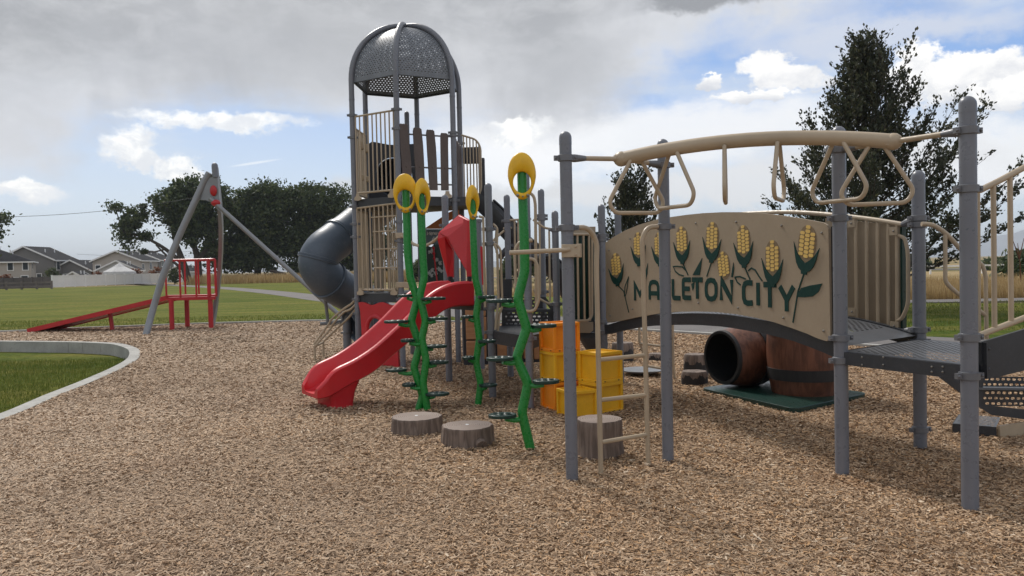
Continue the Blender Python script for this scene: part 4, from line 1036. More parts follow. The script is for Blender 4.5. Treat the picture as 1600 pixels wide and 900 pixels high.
# black edge liner right of the panel
mb = MB(); u1, v1_ = onB(1297, 354); u2, v2_ = onB(1300, 528); mb.bar(Org+Ta*(u1+.012)+Zv*v1_-Na*.01, Org+Ta*(u2+.012)+Zv*v2_-Na*.01, .02, .012, up=Na); part(mb, 'edge_liner', 'black_inside')
# bridge deck
ntop = [(947, 510), (975, 502), (1007, 495.5), (1051, 492.5), (1085, 491.5), (1130, 493.5), (1160, 498), (1203, 505), (1240, 514.5), (1273, 526), (1300, 537), (1312, 543)]
pts = [PL(*q, P6, P3, .02) for q in ntop]
arc = [((p_-Vector((P6.x, P6.y, p_.z))).dot(Ta), p_.z) for p_ in pts]; Lb = (P3-P6).dot(Ta)
Bv = Vector((P5.x-P7.x, P5.y-P7.y, 0)); us = [a/Lb for a, z in arc]; zs = [z for a, z in arc]
def dk(t, s_, dz=0.0):
    a = Vector((P6.x, P6.y, 0)).lerp(Vector((P3.x, P3.y, 0)), t); b_ = Vector((P7.x, P7.y, 0)).lerp(Vector((P5.x, P5.y, 0)), t)
    q = a.lerp(b_, s_); q.z = float(np.interp(t, us, zs))+dz; return q
tt = [i/24 for i in range(25)]
mb = MB(); cum = [0]
for i in range(24): cum.append(cum[-1]+(dk(tt[i+1], .5)-dk(tt[i], .5)).length)
rows_ = [[dk(t, s_) for s_ in (.04, .96)] for t in tt]; um = [[(0, cum[i]), (1.0, cum[i])] for i in range(25)]
mb.grid(rows_, um); bd = part(mb, 'bridge_deck', 'deck_holes', smooth=False, label='dark arched perforated walkway')
for s_, nm in ((.03, 'near'), (.97, 'far')):
    mb = MB()
    for i in range(24):
        a, b_ = dk(tt[i], s_, -.045), dk(tt[i+1], s_, -.045); mb.bar(a, b_, .05, .115)
    part(mb, 'side_beam', 'dark_deck', bd, smooth=False)
# far bridge panel with tube frame
def onF(px, py): return PL(px, py, P7, P5, 0)
mb = MB(); mb.tube([onF(*q) for q in [(1160, 334), (1215, 331.5), (1260, 332.5), (1322, 338), (1370, 344), (1412, 351)]], .021, 10, smooth=3); fp = part(mb, 'far_railing', 'beige')
mb = MB(); mb.tube([onF(*q) for q in [(1270, 485), (1322, 498), (1370, 511), (1410, 521)]], .020, 10, smooth=2); part(mb, 'bottom_rail', 'beige', fp)
for x0, x1, y0, y1 in [(1337, 1338.5, 341, 502), (1354, 1355, 343, 507), (1371, 1372, 346, 512), (1388, 1388.5, 348, 516), (1401.5, 1402, 350, 519), (1321, 1322, 339, 498), (1305, 1306, 338, 494)]:
    mb = MB(); mb.tube([onF(x0, y0), onF(x1, y1)], .0155, 10); part(mb, 'bar', 'beige', fp)
def onF2(px, py): return PL(px, py, P7, P5, -.05)
mb = MB(); mb.plate([(0, 0), (1, 0)], [], Ta, Zv, Na, Org, .01) if False else None
crn = [onF2(*q) for q in [(1290, 341), (1409, 352), (1410, 518), (1290, 489)]]
rows_ = []
for v in (0, 1):
    r_ = []
    for i in range(33):
        u = i/32; a = crn[0].lerp(crn[1], u); b_ = crn[3].lerp(crn[2], u); q = a.lerp(b_, v); r_.append(q+Vector((.25, -.55, 0))*(.03*(1 if (i//2) % 2 else 0)))
    rows_.append(r_)
mb.grid(rows_); part(mb, 'infill_panel', 'beige_panel', fp, smooth=False, solid=.012)
for (x_, y_) in ((1330, 349), (1396, 361), (1331, 487), (1397, 509)):
    q = PL(x_, y_, P7, P5, .03); mb = MB(); mb.box(q, (.075, .012, .07), math.atan2((P5-P7).y, (P5-P7).x)); tb_ = part(mb, 'tab', 'beige', fp, smooth=False); mb = MB(); mb.sphere(q+Vector((-.006, -.012, 0)), .010, 8); part(mb, 'screw', 'bolt', fp)
mb = MB(); mb.bar(PL(1411, 352, P7, P5, -.03), PL(1412, 518, P7, P5, -.03), .05, .02); part(mb, 'edge_liner', 'dark_green')
mb = MB(); mb.tube(rounded([onF(1404, 368), onF(1414, 372), onF(1419, 395), onF(1419, 478), onF(1409, 498), onF(1402, 501)], .07), .0165, 10); part(mb, 'handle', 'beige', fp)
for y_ in (351, 519):
    mb = MB(); q = onF(1410, y_); e = Vector((P5.x, P5.y, pz(P5, 341 if y_ < 400 else 515)[0])); mb.tube([q, q.lerp(e, .35), e], [.024, .034, .024], 10); part(mb, 'socket', 'clamp_grey')

# ---- square deck at the right
PQ = P4+P5-P3; zd = .917
cor = [P3, P4, PQ, P5]; cen = (P4+P5)/2
mb = MB(); a, b_, c_, d_ = [Vector((p_.x, p_.y, zd)) for p_ in cor]
e1_, e2_ = (b_-a).length, (d_-a).length
mb.grid([[a, b_], [d_, c_]], [[(0, 0), (e1_, 0)], [(0, e2_), (e1_, e2_)]]); sdk = part(mb, 'deck', 'deck_holes', smooth=False, label='grey perforated square deck at the right end of the bridge')
mb = MB()
for p_, q_ in ((a, b_), (b_, c_), (c_, d_), (d_, a)): mb.bar(p_+Vector((0, 0, -.048)), q_+Vector((0, 0, -.048)), .04, .092)
part(mb, 'deck_frame', 'dark_deck', sdk, smooth=False)
mb = MB(); nn = Vector((-(b_-a).y, (b_-a).x, 0)).normalized()
if nn.y > 0: nn = -nn
for px in (1347, 1380): 
    for py in (558, 570): q = PL(px, py, P3, P4, .023); mb.sphere(q, .008, 8)
for px in (1456, 1473):
    for py in (573, 581): q = PL(px, py, P3, P4, .023); mb.sphere(q, .008, 8)
part(mb, 'bolts', 'bolt', sdk)
post(PQ.x, PQ.y, 2.9, .0505, (.8, .95))
# stair leading up to the right
Q4 = Vector((P4.x, P4.y, 0)); dirS = (Vector((1.0, .35, 0))).normalized(); Q4b = Q4+dirS
def onS(px, py, off=0): return PL(px, py, Q4, Q4b, off)
mb = MB(); mb.tube([onS(1522, 297), onS(1532, 297), onS(1560, 283), onS(1600, 262), onS(1720, 200)], .0195, 12); rl = part(mb, 'stair_railing', 'beige', label='beige sloping rail rising out of the picture at the right edge')
mb = MB(); mb.tube([onS(1530, 524), onS(1600, 497), onS(1720, 452)], .0195, 12); part(mb, 'bottom_rail', 'beige', rl)
for x0, y0, y1 in ((1553, 287, 514), (1579, 274, 504), (1606, 260, 494), (1634, 246, 484)):
    mb = MB(); mb.tube([onS(x0-1, y0), onS(x0+1, y1)], .0165, 12); part(mb, 'bar', 'beige', rl)
pl = [onS(1530, 535), onS(1600, 514), onS(1760, 465), onS(1760, 540), onS(1600, 578), onS(1561, 588), onS(1532, 591)]
tS = dirS; nS = Vector((dirS.y, -dirS.x, 0))
mb = MB(); mb.plate([((p_-Q4).dot(tS), p_.z) for p_ in pl], [], tS, Zv, nS, Q4, .02)
for px in (1544,):
    for py in (545, 577): mb.sphere(onS(px, py, .014), .014, 8)
mb.bar(onS(1536, 535, .012), onS(1537, 591, .012), .012, .06, up=nS); part(mb, 'side_plate', 'dark_deck', label='black sloping side plate beside the right-most post')
# black stairs beneath, behind
S0 = P(1500, 640, 7.0); S0b = S0+Vector((1, .25, 0)); 
def onT(px, py, off=0): return PL(px, py, S0, S0b, off)
tT = Vector((1, .25, 0)).normalized(); nT = Vector((tT.y, -tT.x, 0)); oT = Vector((S0.x, S0.y, 0))
pl = [onT(*q) for q in [(1467, 589), (1530, 589), (1640, 580), (1700, 590), (1700, 670), (1600, 655), (1549, 648), (1530, 636), (1503, 616)]]
mb = MB(); mb.plate([((p_-oT).dot(tT), p_.z) for p_ in pl[:2]+[onT(1532, 604), onT(1532, 630), onT(1600, 634), onT(1700, 640)]+pl[4:]], [], tT, Zv, nT, oT, .015) if False else None
mb.plate([((p_-oT).dot(tT), p_.z) for p_ in [onT(1467, 589), onT(1535, 589), onT(1534, 632), onT(1600, 640), onT(1720, 650), onT(1720, 672), onT(1600, 655), onT(1549, 648), onT(1530, 636), onT(1503, 616)]], [], tT, Zv, nT, oT, .015)
st_ = part(mb, 'stairs', 'dark_deck', smooth=False, label='black perforated stairs under the deck at the right edge')
for y0, y1, off in ((588, 604, -.25), (609, 634, -.02)):
    a, b_, c_, d_ = onT(1520, y0, off), onT(1720, y0+2, off), onT(1720, y1+2, off), onT(1520, y1, off); w1 = (b_-a).length
    mb = MB(); mb.grid([[a, b_], [d_, c_]], [[(0, 0), (w1, 0)], [(0, (a-d_).length), (w1, (a-d_).length)]]); part(mb, 'riser', 'riser_holes', st_, smooth=False)
a, b_, c_, d_ = onT(1515, 605, -.25), onT(1720, 607, -.25), onT(1720, 610, .03), onT(1515, 607, .03)
mb = MB(); mb.grid([[a, b_], [d_, c_]]); part(mb, 'tread', 'deck_holes', st_, smooth=False, solid=.02)
# low step box
fb = G(1490, 678, .0); fl = P(1490, 662, fb.y); a0 = Vector((fb.x, fb.y, 0)); a1 = G(1557, 684); a1.z = 0; u_ = (a1-a0).normalized(); v_ = Vector((-u_.y, u_.x, 0)); hS = fl.z
if v_.y < 0: v_ = -v_
mb = MB(); w_ = (a1-a0).length; r_ = (a1+u_*0)
mb.bar(a0+Zv*(hS-.075)+v_*.0, a1+Zv*(hS-.075), .02, .15); mb.bar(a0+Zv*(hS-.075), a0+v_*.5+Zv*(hS-.075), .02, .15); bx_ = part(mb, 'low_step', 'dark_deck', smooth=False, label='low dark step with beige side panel near the ground')
mb = MB(); c0, c1, c2, c3 = a0+Zv*(hS+.003), a1+Zv*(hS+.003), a1+v_*.5+Zv*(hS+.003), a0+v_*.5+Zv*(hS+.003)
mb.grid([[c0, c1], [c3, c2]], [[(0, 0), (w_, 0)], [(0, .5), (w_, .5)]]); part(mb, 'step_surface', 'deck_holes', bx_, smooth=False)
mb = MB(); b1 = a1+u_*.02; dr = (v_*.75+u_*.65).normalized(); mb.bar(b1+Zv*(hS-.085), b1+dr*.75+Zv*(hS-.05), .025, .20); part(mb, 'side_panel', 'beige', bx_, smooth=False)
# handrails between P5 and the hidden post
YH = 6.45
H = lambda x, y: P(x, y, YH)
mb = MB(); mb.tube(rounded([H(1440, 350), H(1458, 351), H(1478, 364), H(1505, 394), H(1530, 418)], .08), .019, 12); hr_ = part(mb, 'handrail', 'beige')
mb = MB(); mb.tube(rounded([H(1477, 364), H(1477, 440), H(1486, 450), H(1520, 478), H(1541, 493)], .08), .0165, 12); part(mb, 'lower_rail', 'beige', hr_)
mb = MB(); mb.tube(rounded([H(1524, 408), H(1535, 413), H(1540, 430), H(1541.5, 530)], .07), .0165, 12); part(mb, 'bar', 'beige', hr_)
mb = MB(); mb.tube([P(1528, 300, 5.5), P(1529.5, 530, 5.5)], .014, 10); part(mb, 'bar', 'beige', hr_)

# ================================================================== TOWER
cx = P(637.5, 210, 13.95); TC = Vector((cx.x, 13.95, 0)); RR = .98
def hexv(k, r_=RR, z=0.0):
    a = R(27+60*k); return TC+Vector((math.cos(a)*r_, math.sin(a)*r_, z))
# k: 0=d(15) 1=f(75) 2=e(135) 3=a(195) 4=b(255) 5=c(315)
ZP = 4.79
for k in range(6):
    v = hexv(k)
    cl = {3: [4.19, 3.82, 2.66, 2.37, 2.15, 1.10, .86], 4: [4.17, 3.86, 2.70, 2.36, 2.05, 1.10, .5, .42], 5: [3.85, 3.80, 2.72, 1.12], 0: [3.82, 2.72], 1: [2.72], 2: [2.72]}[k]
    po = post(v.x, v.y, ZP, .0455, cl, cap=False)
    mb = MB(); pts = []
    for i in range(17):
        t = math.pi/2*i/16; pts.append(TC+Vector(((v-TC).x*math.cos(t), (v-TC).y*math.cos(t), ZP-.01+1.0*math.sin(t))))
    mb.tube(pts, .0455, 14); mb.lathe([(.048, -.35), (.050, -.34), (.050, -.33), (.048, -.32)], (v.x, v.y, ZP), 16); part(mb, 'dome_rib', 'post_grey', po)
# tall centre post behind
v = P(636, 200, 14.9); post(v.x, v.y, zat(174, 636, 14.9), .0445, ())
cp = None
for k in range(6):
    a, b_ = hexv(k, RR*.965), hexv((k+1) % 6, RR*.965); rows_, um = [], []; arc_ = 0; prev = None
    hh_ = [(-1, 4.77)]+[(math.pi/2*i/14, None) for i in range(1, 14)]
    for i in range(15):
        if i == 0: cs, z = 1.0, 4.74
        else: t = math.pi/2*i/14.6; cs = math.cos(t); z = ZP-.03+.98*math.sin(t)
        A_ = TC+(a-TC)*cs+Vector((0, 0, z)); B_ = TC+(b_-TC)*cs+Vector((0, 0, z)); mid = (A_+B_)/2
        if prev is not None: arc_ += (mid-prev).length
        prev = mid; w_ = (B_-A_).length; nn_ = 6
        rows_.append([A_.lerp(B_, j/nn_) for j in range(nn_+1)]); um.append([((j/nn_-.5)*w_, arc_) for j in range(nn_+1)])
    mb = MB(); mb.grid(rows_, um); part(mb, 'dome_panel', 'dome_metal', angle=50)
    mb = MB(); A_, B_ = hexv(k, RR*.95, 4.745), hexv((k+1) % 6, RR*.95, 4.745); mb.bar(A_, B_, .02, .035); part(mb, 'dome_rim', 'dark_deck', smooth=False)
def hexdeck(z, th):
    mb = MB(); v = [hexv(k, RR*.98, z) for k in range(6)]+[hexv(k, RR*.98, z-th) for k in range(6)]
    mb.add(v, [(0, 1, 2, 3, 4, 5), (11, 10, 9, 8, 7, 6)]+[(k, (k+1) % 6, 6+(k+1) % 6, 6+k) for k in range(6)]); return part(mb, 'tower_deck', 'dark_deck', smooth=False)
hexdeck(2.78, .15); hexdeck(1.20, .15)
def edge_pts(k0, k1, r_=1.0): return hexv(k0, RR*r_), hexv(k1, RR*r_)
def bars(A, B, z0, z1, n, r_=.0125, name='railing', inset=.07, tz=(0, 0), rr_=.017, rad=.08, hz_=()):
    A, B = Vector((A.x, A.y, 0)), Vector((B.x, B.y, 0)); d = (B-A).normalized(); a, b_ = A+d*inset, B-d*inset
    mb = MB(); mb.tube([a+Zv*(z1+tz[0]), b_+Zv*(z1+tz[1])], rr_, 8); mb.tube([a+Zv*z0, b_+Zv*z0], rr_, 8)
    mb.tube([a+Zv*z0, a+Zv*(z1+tz[0])], rr_*.8, 8); mb.tube([b_+Zv*z0, b_+Zv*(z1+tz[1])], rr_*.8, 8)
    o_ = part(mb, name, 'beige')
    mb = MB()
    for i in range(1, n): t = i/n; q = a.lerp(b_, t); mb.tube([q+Zv*z0, q+Zv*(z1+tz[0]*(1-t)+tz[1]*t)], r_, 8)
    for (t0, t1, zz) in hz_: mb.tube([a.lerp(b_, t0)+Zv*zz, a.lerp(b_, t1)+Zv*zz], r_, 8)
    part(mb, 'bars', 'beige', o_); return o_
A_, B_ = edge_pts(3, 4); bars(A_, B_, 2.88, 4.16, 9)
mb = MB()
A2, B2 = edge_pts(2, 3); bars(A2, B2, 2.88, 4.0, 8)
for (u, w) in ((.15, .35), (.5, .7)):
    q = A2.lerp(B2, u)+Vector((.05, -.05, 0))
    for z_, h_ in ((3.75, .14), (3.2, .10)): mb = MB(); mb.box((q.x, q.y, z_), (.06, h_, h_)); part(mb, 'bracket', 'beige', bevel=.01)
# lower beige grid
dAB = (B_-A_).normalized()
bars(A_, B_, 1.26, 2.66, 9, hz_=[(.40, 1, 1.62), (.40, 1, 1.93), (.40, 1, 2.22), (.36, 1, 2.46)], inset=.05, tz=(-.03, .0))
bars(A2, B2, 1.24, 2.62, 8)
A3, B3 = edge_pts(4, 5, .55); bars(A2.lerp(TC, .35), B2.lerp(TC, .30), 1.22, 2.60, 9)
bars(hexv(4, .75), hexv(3, .45), 1.22, 2.60, 7)
# brown boards on the front right edge
A4, B4 = edge_pts(4, 5); dd4 = (B4-A4).normalized(); n4 = Vector((dd4.y, -dd4.x, 0)); 
if n4.y > 0: n4 = -n4
for z in (3.78, 3.25, 2.98):
    mb = MB(); mb.tube([A4+Zv*z, B4+Zv*z], .014, 8); part(mb, 'board_rail', 'clamp_grey')
for i, (u, w, sl, tp) in enumerate([(.10, .15, .05, 3.93), (.34, .15, .035, 3.88), (.57, .145, .035, 3.86), (.82, .135, -.01, 3.82)]):
    L4 = (B4-A4).length; x0 = u*L4; pl = []
    top_ = [(-.5, -.05), (-.42, 0), (-.30, .012), (-.18, 0), (-.05, .012), (.1, .0), (.2, .012), (.34, 0), (.46, -.012), (.5, -.06)]
    pl = [(x0+w*a*1.0, tp+b__) for a, b__ in top_] + [(x0+w*.5+sl*.5-(0.012 if i == 0 else 0), 3.6), (x0+w*.5+sl*.7, 3.4), (x0+w*.48+sl, 2.88), (x0-w*.48+sl, 2.88), (x0-w*.5+sl*.3, 3.5)]
    mb = MB(); mb.plate(pl, [], dd4, Zv, n4, A4+n4*.03, .025); mb.sphere(A4+n4*.045+dd4*(x0+sl*.6)+Zv*3.25, .012, 8); part(mb, 'board', 'brown_plank', smooth=False)
A5, B5 = edge_pts(5, 0); d5 = (B5-A5).normalized(); n5 = Vector((d5.y, -d5.x, 0))
for i, u in enumerate((.16, .38, .60, .82)):
    L4 = (B5-A5).length; x0 = u*L4; mb = MB(); mb.plate([(x0-.07, 2.72), (x0+.07, 2.72), (x0+.07, 3.74), (x0, 3.77), (x0-.07, 3.74)], [], d5, Zv, n5, A5+n5*.02, .025); part(mb, 'board', 'brown_plank', smooth=False)
# keystone brackets under the railings
for (AA, BB, z) in ((A_, B_, 2.80), (A_, B_, 1.22)):
    for u in (.12, .88):
        q = AA.lerp(BB, u); nA = Vector((dAB.y, -dAB.x, 0)); nA = nA if nA.y < 0 else -nA
        k = [(-.03, .07), (.03, .07), (.035, .03), (.075, -.0), (.07, -.04), (.0, -.05), (-.07, -.04), (-.075, 0), (-.035, .03)]
        mb = MB(); mb.plate([(x_, y_) for x_, y_ in k], [], dAB, Zv, nA, q+Zv*z+nA*.04, .02); part(mb, 'keystone_bracket', 'beige', smooth=False)
for (AA, BB, z) in ((A4, B4, 2.80),):
    for u in (.12, .85): q = AA.lerp(BB, u); mb = MB(); mb.plate([(x_, y_) for x_, y_ in k], [], dd4, Zv, n4, q+Zv*z+n4*.04, .02); part(mb, 'keystone_bracket', 'beige', smooth=False)
# tube slide entry panel
nE = (hexv(1)+hexv(2))/2-TC; nE.z = 0; nE.normalize(); tE = Vector((nE.y, -nE.x, 0))
mE = (hexv(1, .93)+hexv(2, .93))/2
cirE = [(.36*math.cos(t), .36*math.sin(t)+3.27) for t in [2*math.pi*i/28 for i in range(28)]]
mb = MB(); mb.plate([(-.47, 2.8), (.47, 2.8), (.47, 3.85), (.40, 3.90), (.1, 3.86), (-.1, 3.86), (-.40, 3.90), (-.47, 3.85)], [cirE], tE, Zv, nE, mE, .03); part(mb, 'entry_panel', 'dark_plastic', smooth=False)
# tube slide
def seg_tube(pts, rad, n=28):
    mb = MB(); sp_ = spline(pts, 5); 
    mb.tube(sp_, rad, n, caps=False); return mb, sp_
c0 = mE+Zv*3.27
tp = [c0, c0+nE*.30+Zv*-.03, P(600, 315, 15.45), P(574, 337, 15.35), P(550, 357, 15.1), P(526, 375, 14.8), P(504, 393, 14.55), P(497, 413, 14.5), P(510, 434, 14.6), P(533, 451, 15.0), P(560, 466, 15.6), P(582, 482, 15.9), P(574, 498, 15.8), P(549, 512, 15.6)]
mb, sp_ = seg_tube(tp, .345); ts = part(mb, 'tube_slide', 'tube_plastic', label='dark blue-grey enclosed spiral tube slide on the left of the tower', solid=.012, angle=60)
for i in (10, 24, 33, 41, 52, 62):
    t = (sp_[min(i+1, len(sp_)-1)]-sp_[i-1]).normalized(); mb = MB(); mb.lathe([(.350, -.035), (.378, -.030), (.378, -.005), (.368, 0), (.378, .005), (.378, .030), (.350, .035)], sp_[i], 30, t); part(mb, 'flange', 'tube_plastic', ts)
# exit tray
q = P(549, 512, 15.6); mb = MB()
mb.tube([P(508, 466, 14.8), P(512, 498, 14.9), P(512, 506, 14.9)], .03, 10); mb.tube([P(500, 506, 14.9), P(536, 503, 15.0)], .035, 10); part(mb, 'support_leg', 'clamp_grey', ts)
v = P(542, 500, 15.9); po = post(v.x, v.y, zat(462, 542, 15.9), .085, (.35, .75), name='footing_post'); 
# beige climbing rails left of tower
C = lambda x, y, Y=14.4: P(x, y, Y)
mb = MB(); mb.tube([C(490, 539, 14.2), C(513, 507, 14.2), C(520, 497, 14.1), C(538, 482, 13.9), C(550, 474, 13.8), C(559, 462, 13.7)], .020, 8, smooth=4)
mb.tube([C(492, 541, 14.1), C(516, 514, 14.1), C(522, 504, 14.0), C(537, 488, 13.9), C(548, 483, 13.8), C(561, 470, 13.65)], .020, 8, smooth=4)
mb.tube([C(505, 534, 14.8), C(528, 512, 14.6), C(545, 496, 14.3), C(560, 478, 13.9)], .020, 8, smooth=4); cr_ = part(mb, 'climbing_rails', 'beige', label='twisted beige climbing rails at the left foot of the tower')
for (x, y, Y) in ((491.5, 541, 14.15), (505, 535, 14.8)):
    q = C(x, y, Y); mb = MB(); mb.tube([q, Vector((q.x, q.y, -.02))], .020, 10); part(mb, 'leg', 'beige', cr_)
mb = MB(); mb.tube([C(492, 541, 14.15), C(505, 535, 14.8)], .02, 8); mb.tube([C(516, 511, 14.15), C(530, 505, 14.6)], .016, 8); part(mb, 'cross_bar', 'beige', cr_)
# red arch panel below
wv_ = [(x_, 1.03+.025*math.sin(x_*14)) for x_ in np.linspace(.04, .94, 16)]
outer = [(float(a_), float(b__)) for a_, b__ in wv_]+[(.90, .9), (.88, .5), (.90, .0), (.08, 0), (.10, .5), (.08, .9)]
arch = [(.42+.19*math.cos(t), .60+.22*math.sin(t)) for t in [math.pi*i/14 for i in range(15)]]+[(.23, .25), (.61, .25)]
nA = Vector((dAB.y, -dAB.x, 0)); nA = nA if nA.y < 0 else -nA
mb = MB(); mb.plate(outer, [arch], dAB, Zv, nA, A_, .04)
rp = part(mb, 'arch_panel', 'red_plastic', smooth=False, label='red play panel with arched window under the tower')
mb = MB(); fr = [A_+dAB*a_+Zv*b__+nA*.02 for a_, b__ in arch]; mb.tube(fr, .035, 10, close=True); part(mb, 'arch_frame', 'red_plastic', rp)
# annex deck, rail and chute on the right of the tower
dN = Vector((math.cos(R(-3)), math.sin(R(-3)), 0)); a, b_ = hexv(5, RR*.98, 2.78), hexv(0, RR*.98, 2.78); c_, d_ = b_+dN*.55, a+dN*.62
mb = MB(); dz = Vector((0, 0, -.15)); mb.add([a, b_, c_, d_, a+dz, b_+dz, c_+dz, d_+dz], [(0, 1, 2, 3), (7, 6, 5, 4), (0, 4, 5, 1), (1, 5, 6, 2), (2, 6, 7, 3), (3, 7, 4, 0)]); part(mb, 'side_deck', 'dark_deck', smooth=False)
YA = 14.0; Pn = lambda x, y: P(x, y, YA)
mb = MB(); mb.tube(rounded([Pn(721, 211), Pn(744, 218), Pn(751, 230), Pn(752, 296), Pn(746, 309), Pn(740, 312)], .12), .017, 10); ar = part(mb, 'side_railing', 'beige')
mb = MB()
for x0, y0 in ((724, 212), (729, 214), (734, 215.5), (739, 217), (744, 219), (748, 223)): mb.tube([Pn(x0, y0), Pn(x0+2, 308)], .012, 8)
part(mb, 'bars', 'beige', ar)
mb = MB(); q = P(735, 243, 14.7); mb.box((q.x+.03, q.y, q.z), (.34, .1, .30)); mb.box((q.x+.2, q.y, q.z-.5), (.12, .1, .9)); part(mb, 'hood', 'dark_plastic', bevel=.02)
# open dark chute
cps = [(748, 322, 13.6), (770, 343, 13.5), (795, 372, 13.4), (822, 396, 13.35), (850, 416, 13.3), (872, 440, 13.3), (893, 480, 13.3), (912, 525, 13.35), (930, 552, 13.4), (945, 560, 13.4)]
pts = spline([P(*q) for q in cps], 4); prof = [(.33, .20), (.36, .21), (.35, .17), (.30, .05), (.20, -.03), (0, -.06), (-.20, -.03), (-.30, .05), (-.35, .17), (-.36, .21), (-.33, .20)]
rows_ = []
for i, p_ in enumerate(pts):
    t = (pts[min(i+1, len(pts)-1)]-pts[max(i-1, 0)]).normalized(); s_ = Vector((.25, 1, 0)).normalized(); s_ = (s_-t*s_.dot(t)).normalized(); u = s_.cross(t); u = u if u.z > 0 else -u
    rows_.append([p_+s_*a_+u*b__ for a_, b__ in prof])
mb = MB(); mb.grid(rows_); part(mb, 'dark_slide', 'dark_plastic', solid=.03, label='dark wavy slide descending behind the posts to the right', angle=60)
mb = MB(); mb.tube([P(780, 404, 12.9), P(800, 385, 12.9), P(830, 402, 12.8), P(862, 398, 12.8)], .05, 8, smooth=4); part(mb, 'slide_brace', 'dark_plastic')

# ---- red slide with hood
SN = Vector((-2.17, 9.0, 0)); SD = Vector((.835, .55, 0)).normalized(); SW = Vector((-SD.y, SD.x, 0)); W_ = .66
SB = SN+SD
rim_px = [(499, 618), (503, 606), (509, 592), (517, 581), (530, 574), (547, 567.5), (563, 558), (580, 547), (597, 533), (613, 518), (633, 500), (650, 481), (668, 463), (682, 453), (699, 445), (715, 441), (740, 440)]
und_px = [(499, 624), (505, 625), (512, 624), (522, 618), (534, 609), (555, 598), (570, 591), (587, 581), (601, 569), (613, 557), (633, 541), (655, 523), (672, 505), (690, 488), (705, 480), (720, 478), (742, 478)]
def sz(px, py): q = PL(px, py, SN, SB); return ((q-SN).dot(SD), q.z)
rimc = [sz(*q) for q in rim_px]; undc = [sz(*q) for q in und_px]
NS = 48; s0, s1 = rimc[0][0], rimc[-1][0]; rows_ = []
rs_, rz_ = zip(*rimc); us_, uz_ = zip(*undc)
rim_f = lambda s_: float(np.interp(s_, rs_, rz_)); und_f = lambda s_: float(np.interp(s_, us_, uz_))
def smooth_f(f, s_): return sum(f(s_+d_) for d_ in (-.09, -.045, 0, .045, .09))/5
for i in range(NS+1):
    s_ = s0+(s1-s0)*i/NS; rm = smooth_f(rim_f, s_); un = smooth_f(und_f, s_); un = min(un, rm-.03); hgt = rm-un
    k = min(1, hgt/.28); bedz = float(np.interp(s_, [s0, .06, .16, .27, .40, .55], [.180, .172, .190, .245, .34, rm-.20])) if s_ < .55 else rm-.20; bedz = max(min(bedz, rm-.008), un+.02)
    ins_ = .07*max(0, 1-i/3.0)**2
    pr = [(.03, un), (.0, un+.02*k), (-.012, rm-.045*k-.02), (-.02, rm-.02), (.0, rm), (.03, rm+.012), (.065, rm-.002), (.085, rm-.03*k), (.115, bedz+.04*k), (.17, bedz+.005), (W_/2, bedz), (W_-.17, bedz+.005), (W_-.115, bedz+.04*k), (W_-.085, rm-.03*k), (W_-.065, rm-.002), (W_-.03, rm+.012), (W_, rm), (W_+.02, rm-.02), (W_+.012, rm-.045*k-.02), (W_, un+.02*k), (W_-.03, un)]
    rows_.append([SN+SD*s_+SW*(W_/2+(a_-W_/2)*(1-ins_*2/W_))+Zv*b__ for a_, b__ in pr])
mb = MB(); mb.grid(rows_)
for r_ in (rows_[0], rows_[-1]): mb.add(r_, [tuple(range(len(r_)))])
for i in range(NS): mb.add([rows_[i][0], rows_[i+1][0], rows_[i+1][-1], rows_[i][-1]], [(0, 1, 2, 3)])
rsl = part(mb, 'red_slide', 'red_plastic', label='red plastic slide in front of the tower', angle=50)
rows_ = []
for k_, (a0_, a1_, w0_) in enumerate(((.13, .42, .05), (.14, .41, .06), (.13, .44, .05), (.10, .52, .03))):
    am = (a0_+a1_)/2
    loop_ = rounded([SN+SD*am+SW*w0_, SN+SD*a0_+SW*w0_, SN+SD*a0_+SW*(W_-w0_), SN+SD*a1_+SW*(W_-w0_), SN+SD*a1_+SW*w0_, SN+SD*am+SW*w0_], .08, 4)
    for q in loop_:
        zt_ = und_f((q-SN).dot(SD))+.035; q.z = -.04+(zt_+.04)*(0, .25, .6, 1)[k_]
    rows_.append(loop_)
mb = MB(); mb.grid(rows_); part(mb, 'foot', 'red_plastic', rsl)
# hood
def pt(px, py, s_): # s_: 0 near side, 1 far side of slide top
    return P(px, py, 10.12+.55*s_)
mb = MB()
def slab(pts, th=.04, off=Vector((.3, 1, 0))):
    off = off.normalized()*th; n = len(pts); mb.add(pts+[p_+off for p_ in pts], [tuple(range(n)), tuple(range(2*n-1, n-1, -1))]+[(i, (i+1) % n, n+(i+1) % n, n+i) for i in range(n)])
apx = pt(717, 336, .45); lf = pt(685, 363, .75); lf2 = pt(683, 374, .70); cr1 = pt(699, 371, .45); low = pt(729, 425, 0); rt_ = pt(731, 344, .02)
slab([apx, lf, pt(694, 369, .55), cr1, pt(712, 396, .25), low, rt_], .03)
slab([pt(723, 341, .1), rt_, pt(740, 346, 0), pt(738, 434, 0), pt(729, 434, 0), pt(728, 420, 0)], .05)
slab([lf, lf2, pt(690, 400, .95), pt(699, 434, .95), pt(708, 434, .95), pt(708, 392, .90), cr1, pt(694, 369, .6)], .05)
slab([apx, rt_, pt(740, 346, 0), pt(728, 347, .9), lf], .03, Vector((0, 0, -1)))
part(mb, 'slide_hood', 'red_plastic', rsl, smooth=False, bevel=.012)
mb = MB()
for (x, s_) in ((703.5, .95), (733.5, 0)): mb.tube([pt(x, 432, s_), pt(x, 445, s_)], .03, 8)
part(mb, 'hood_pin', 'black_inside', rsl)

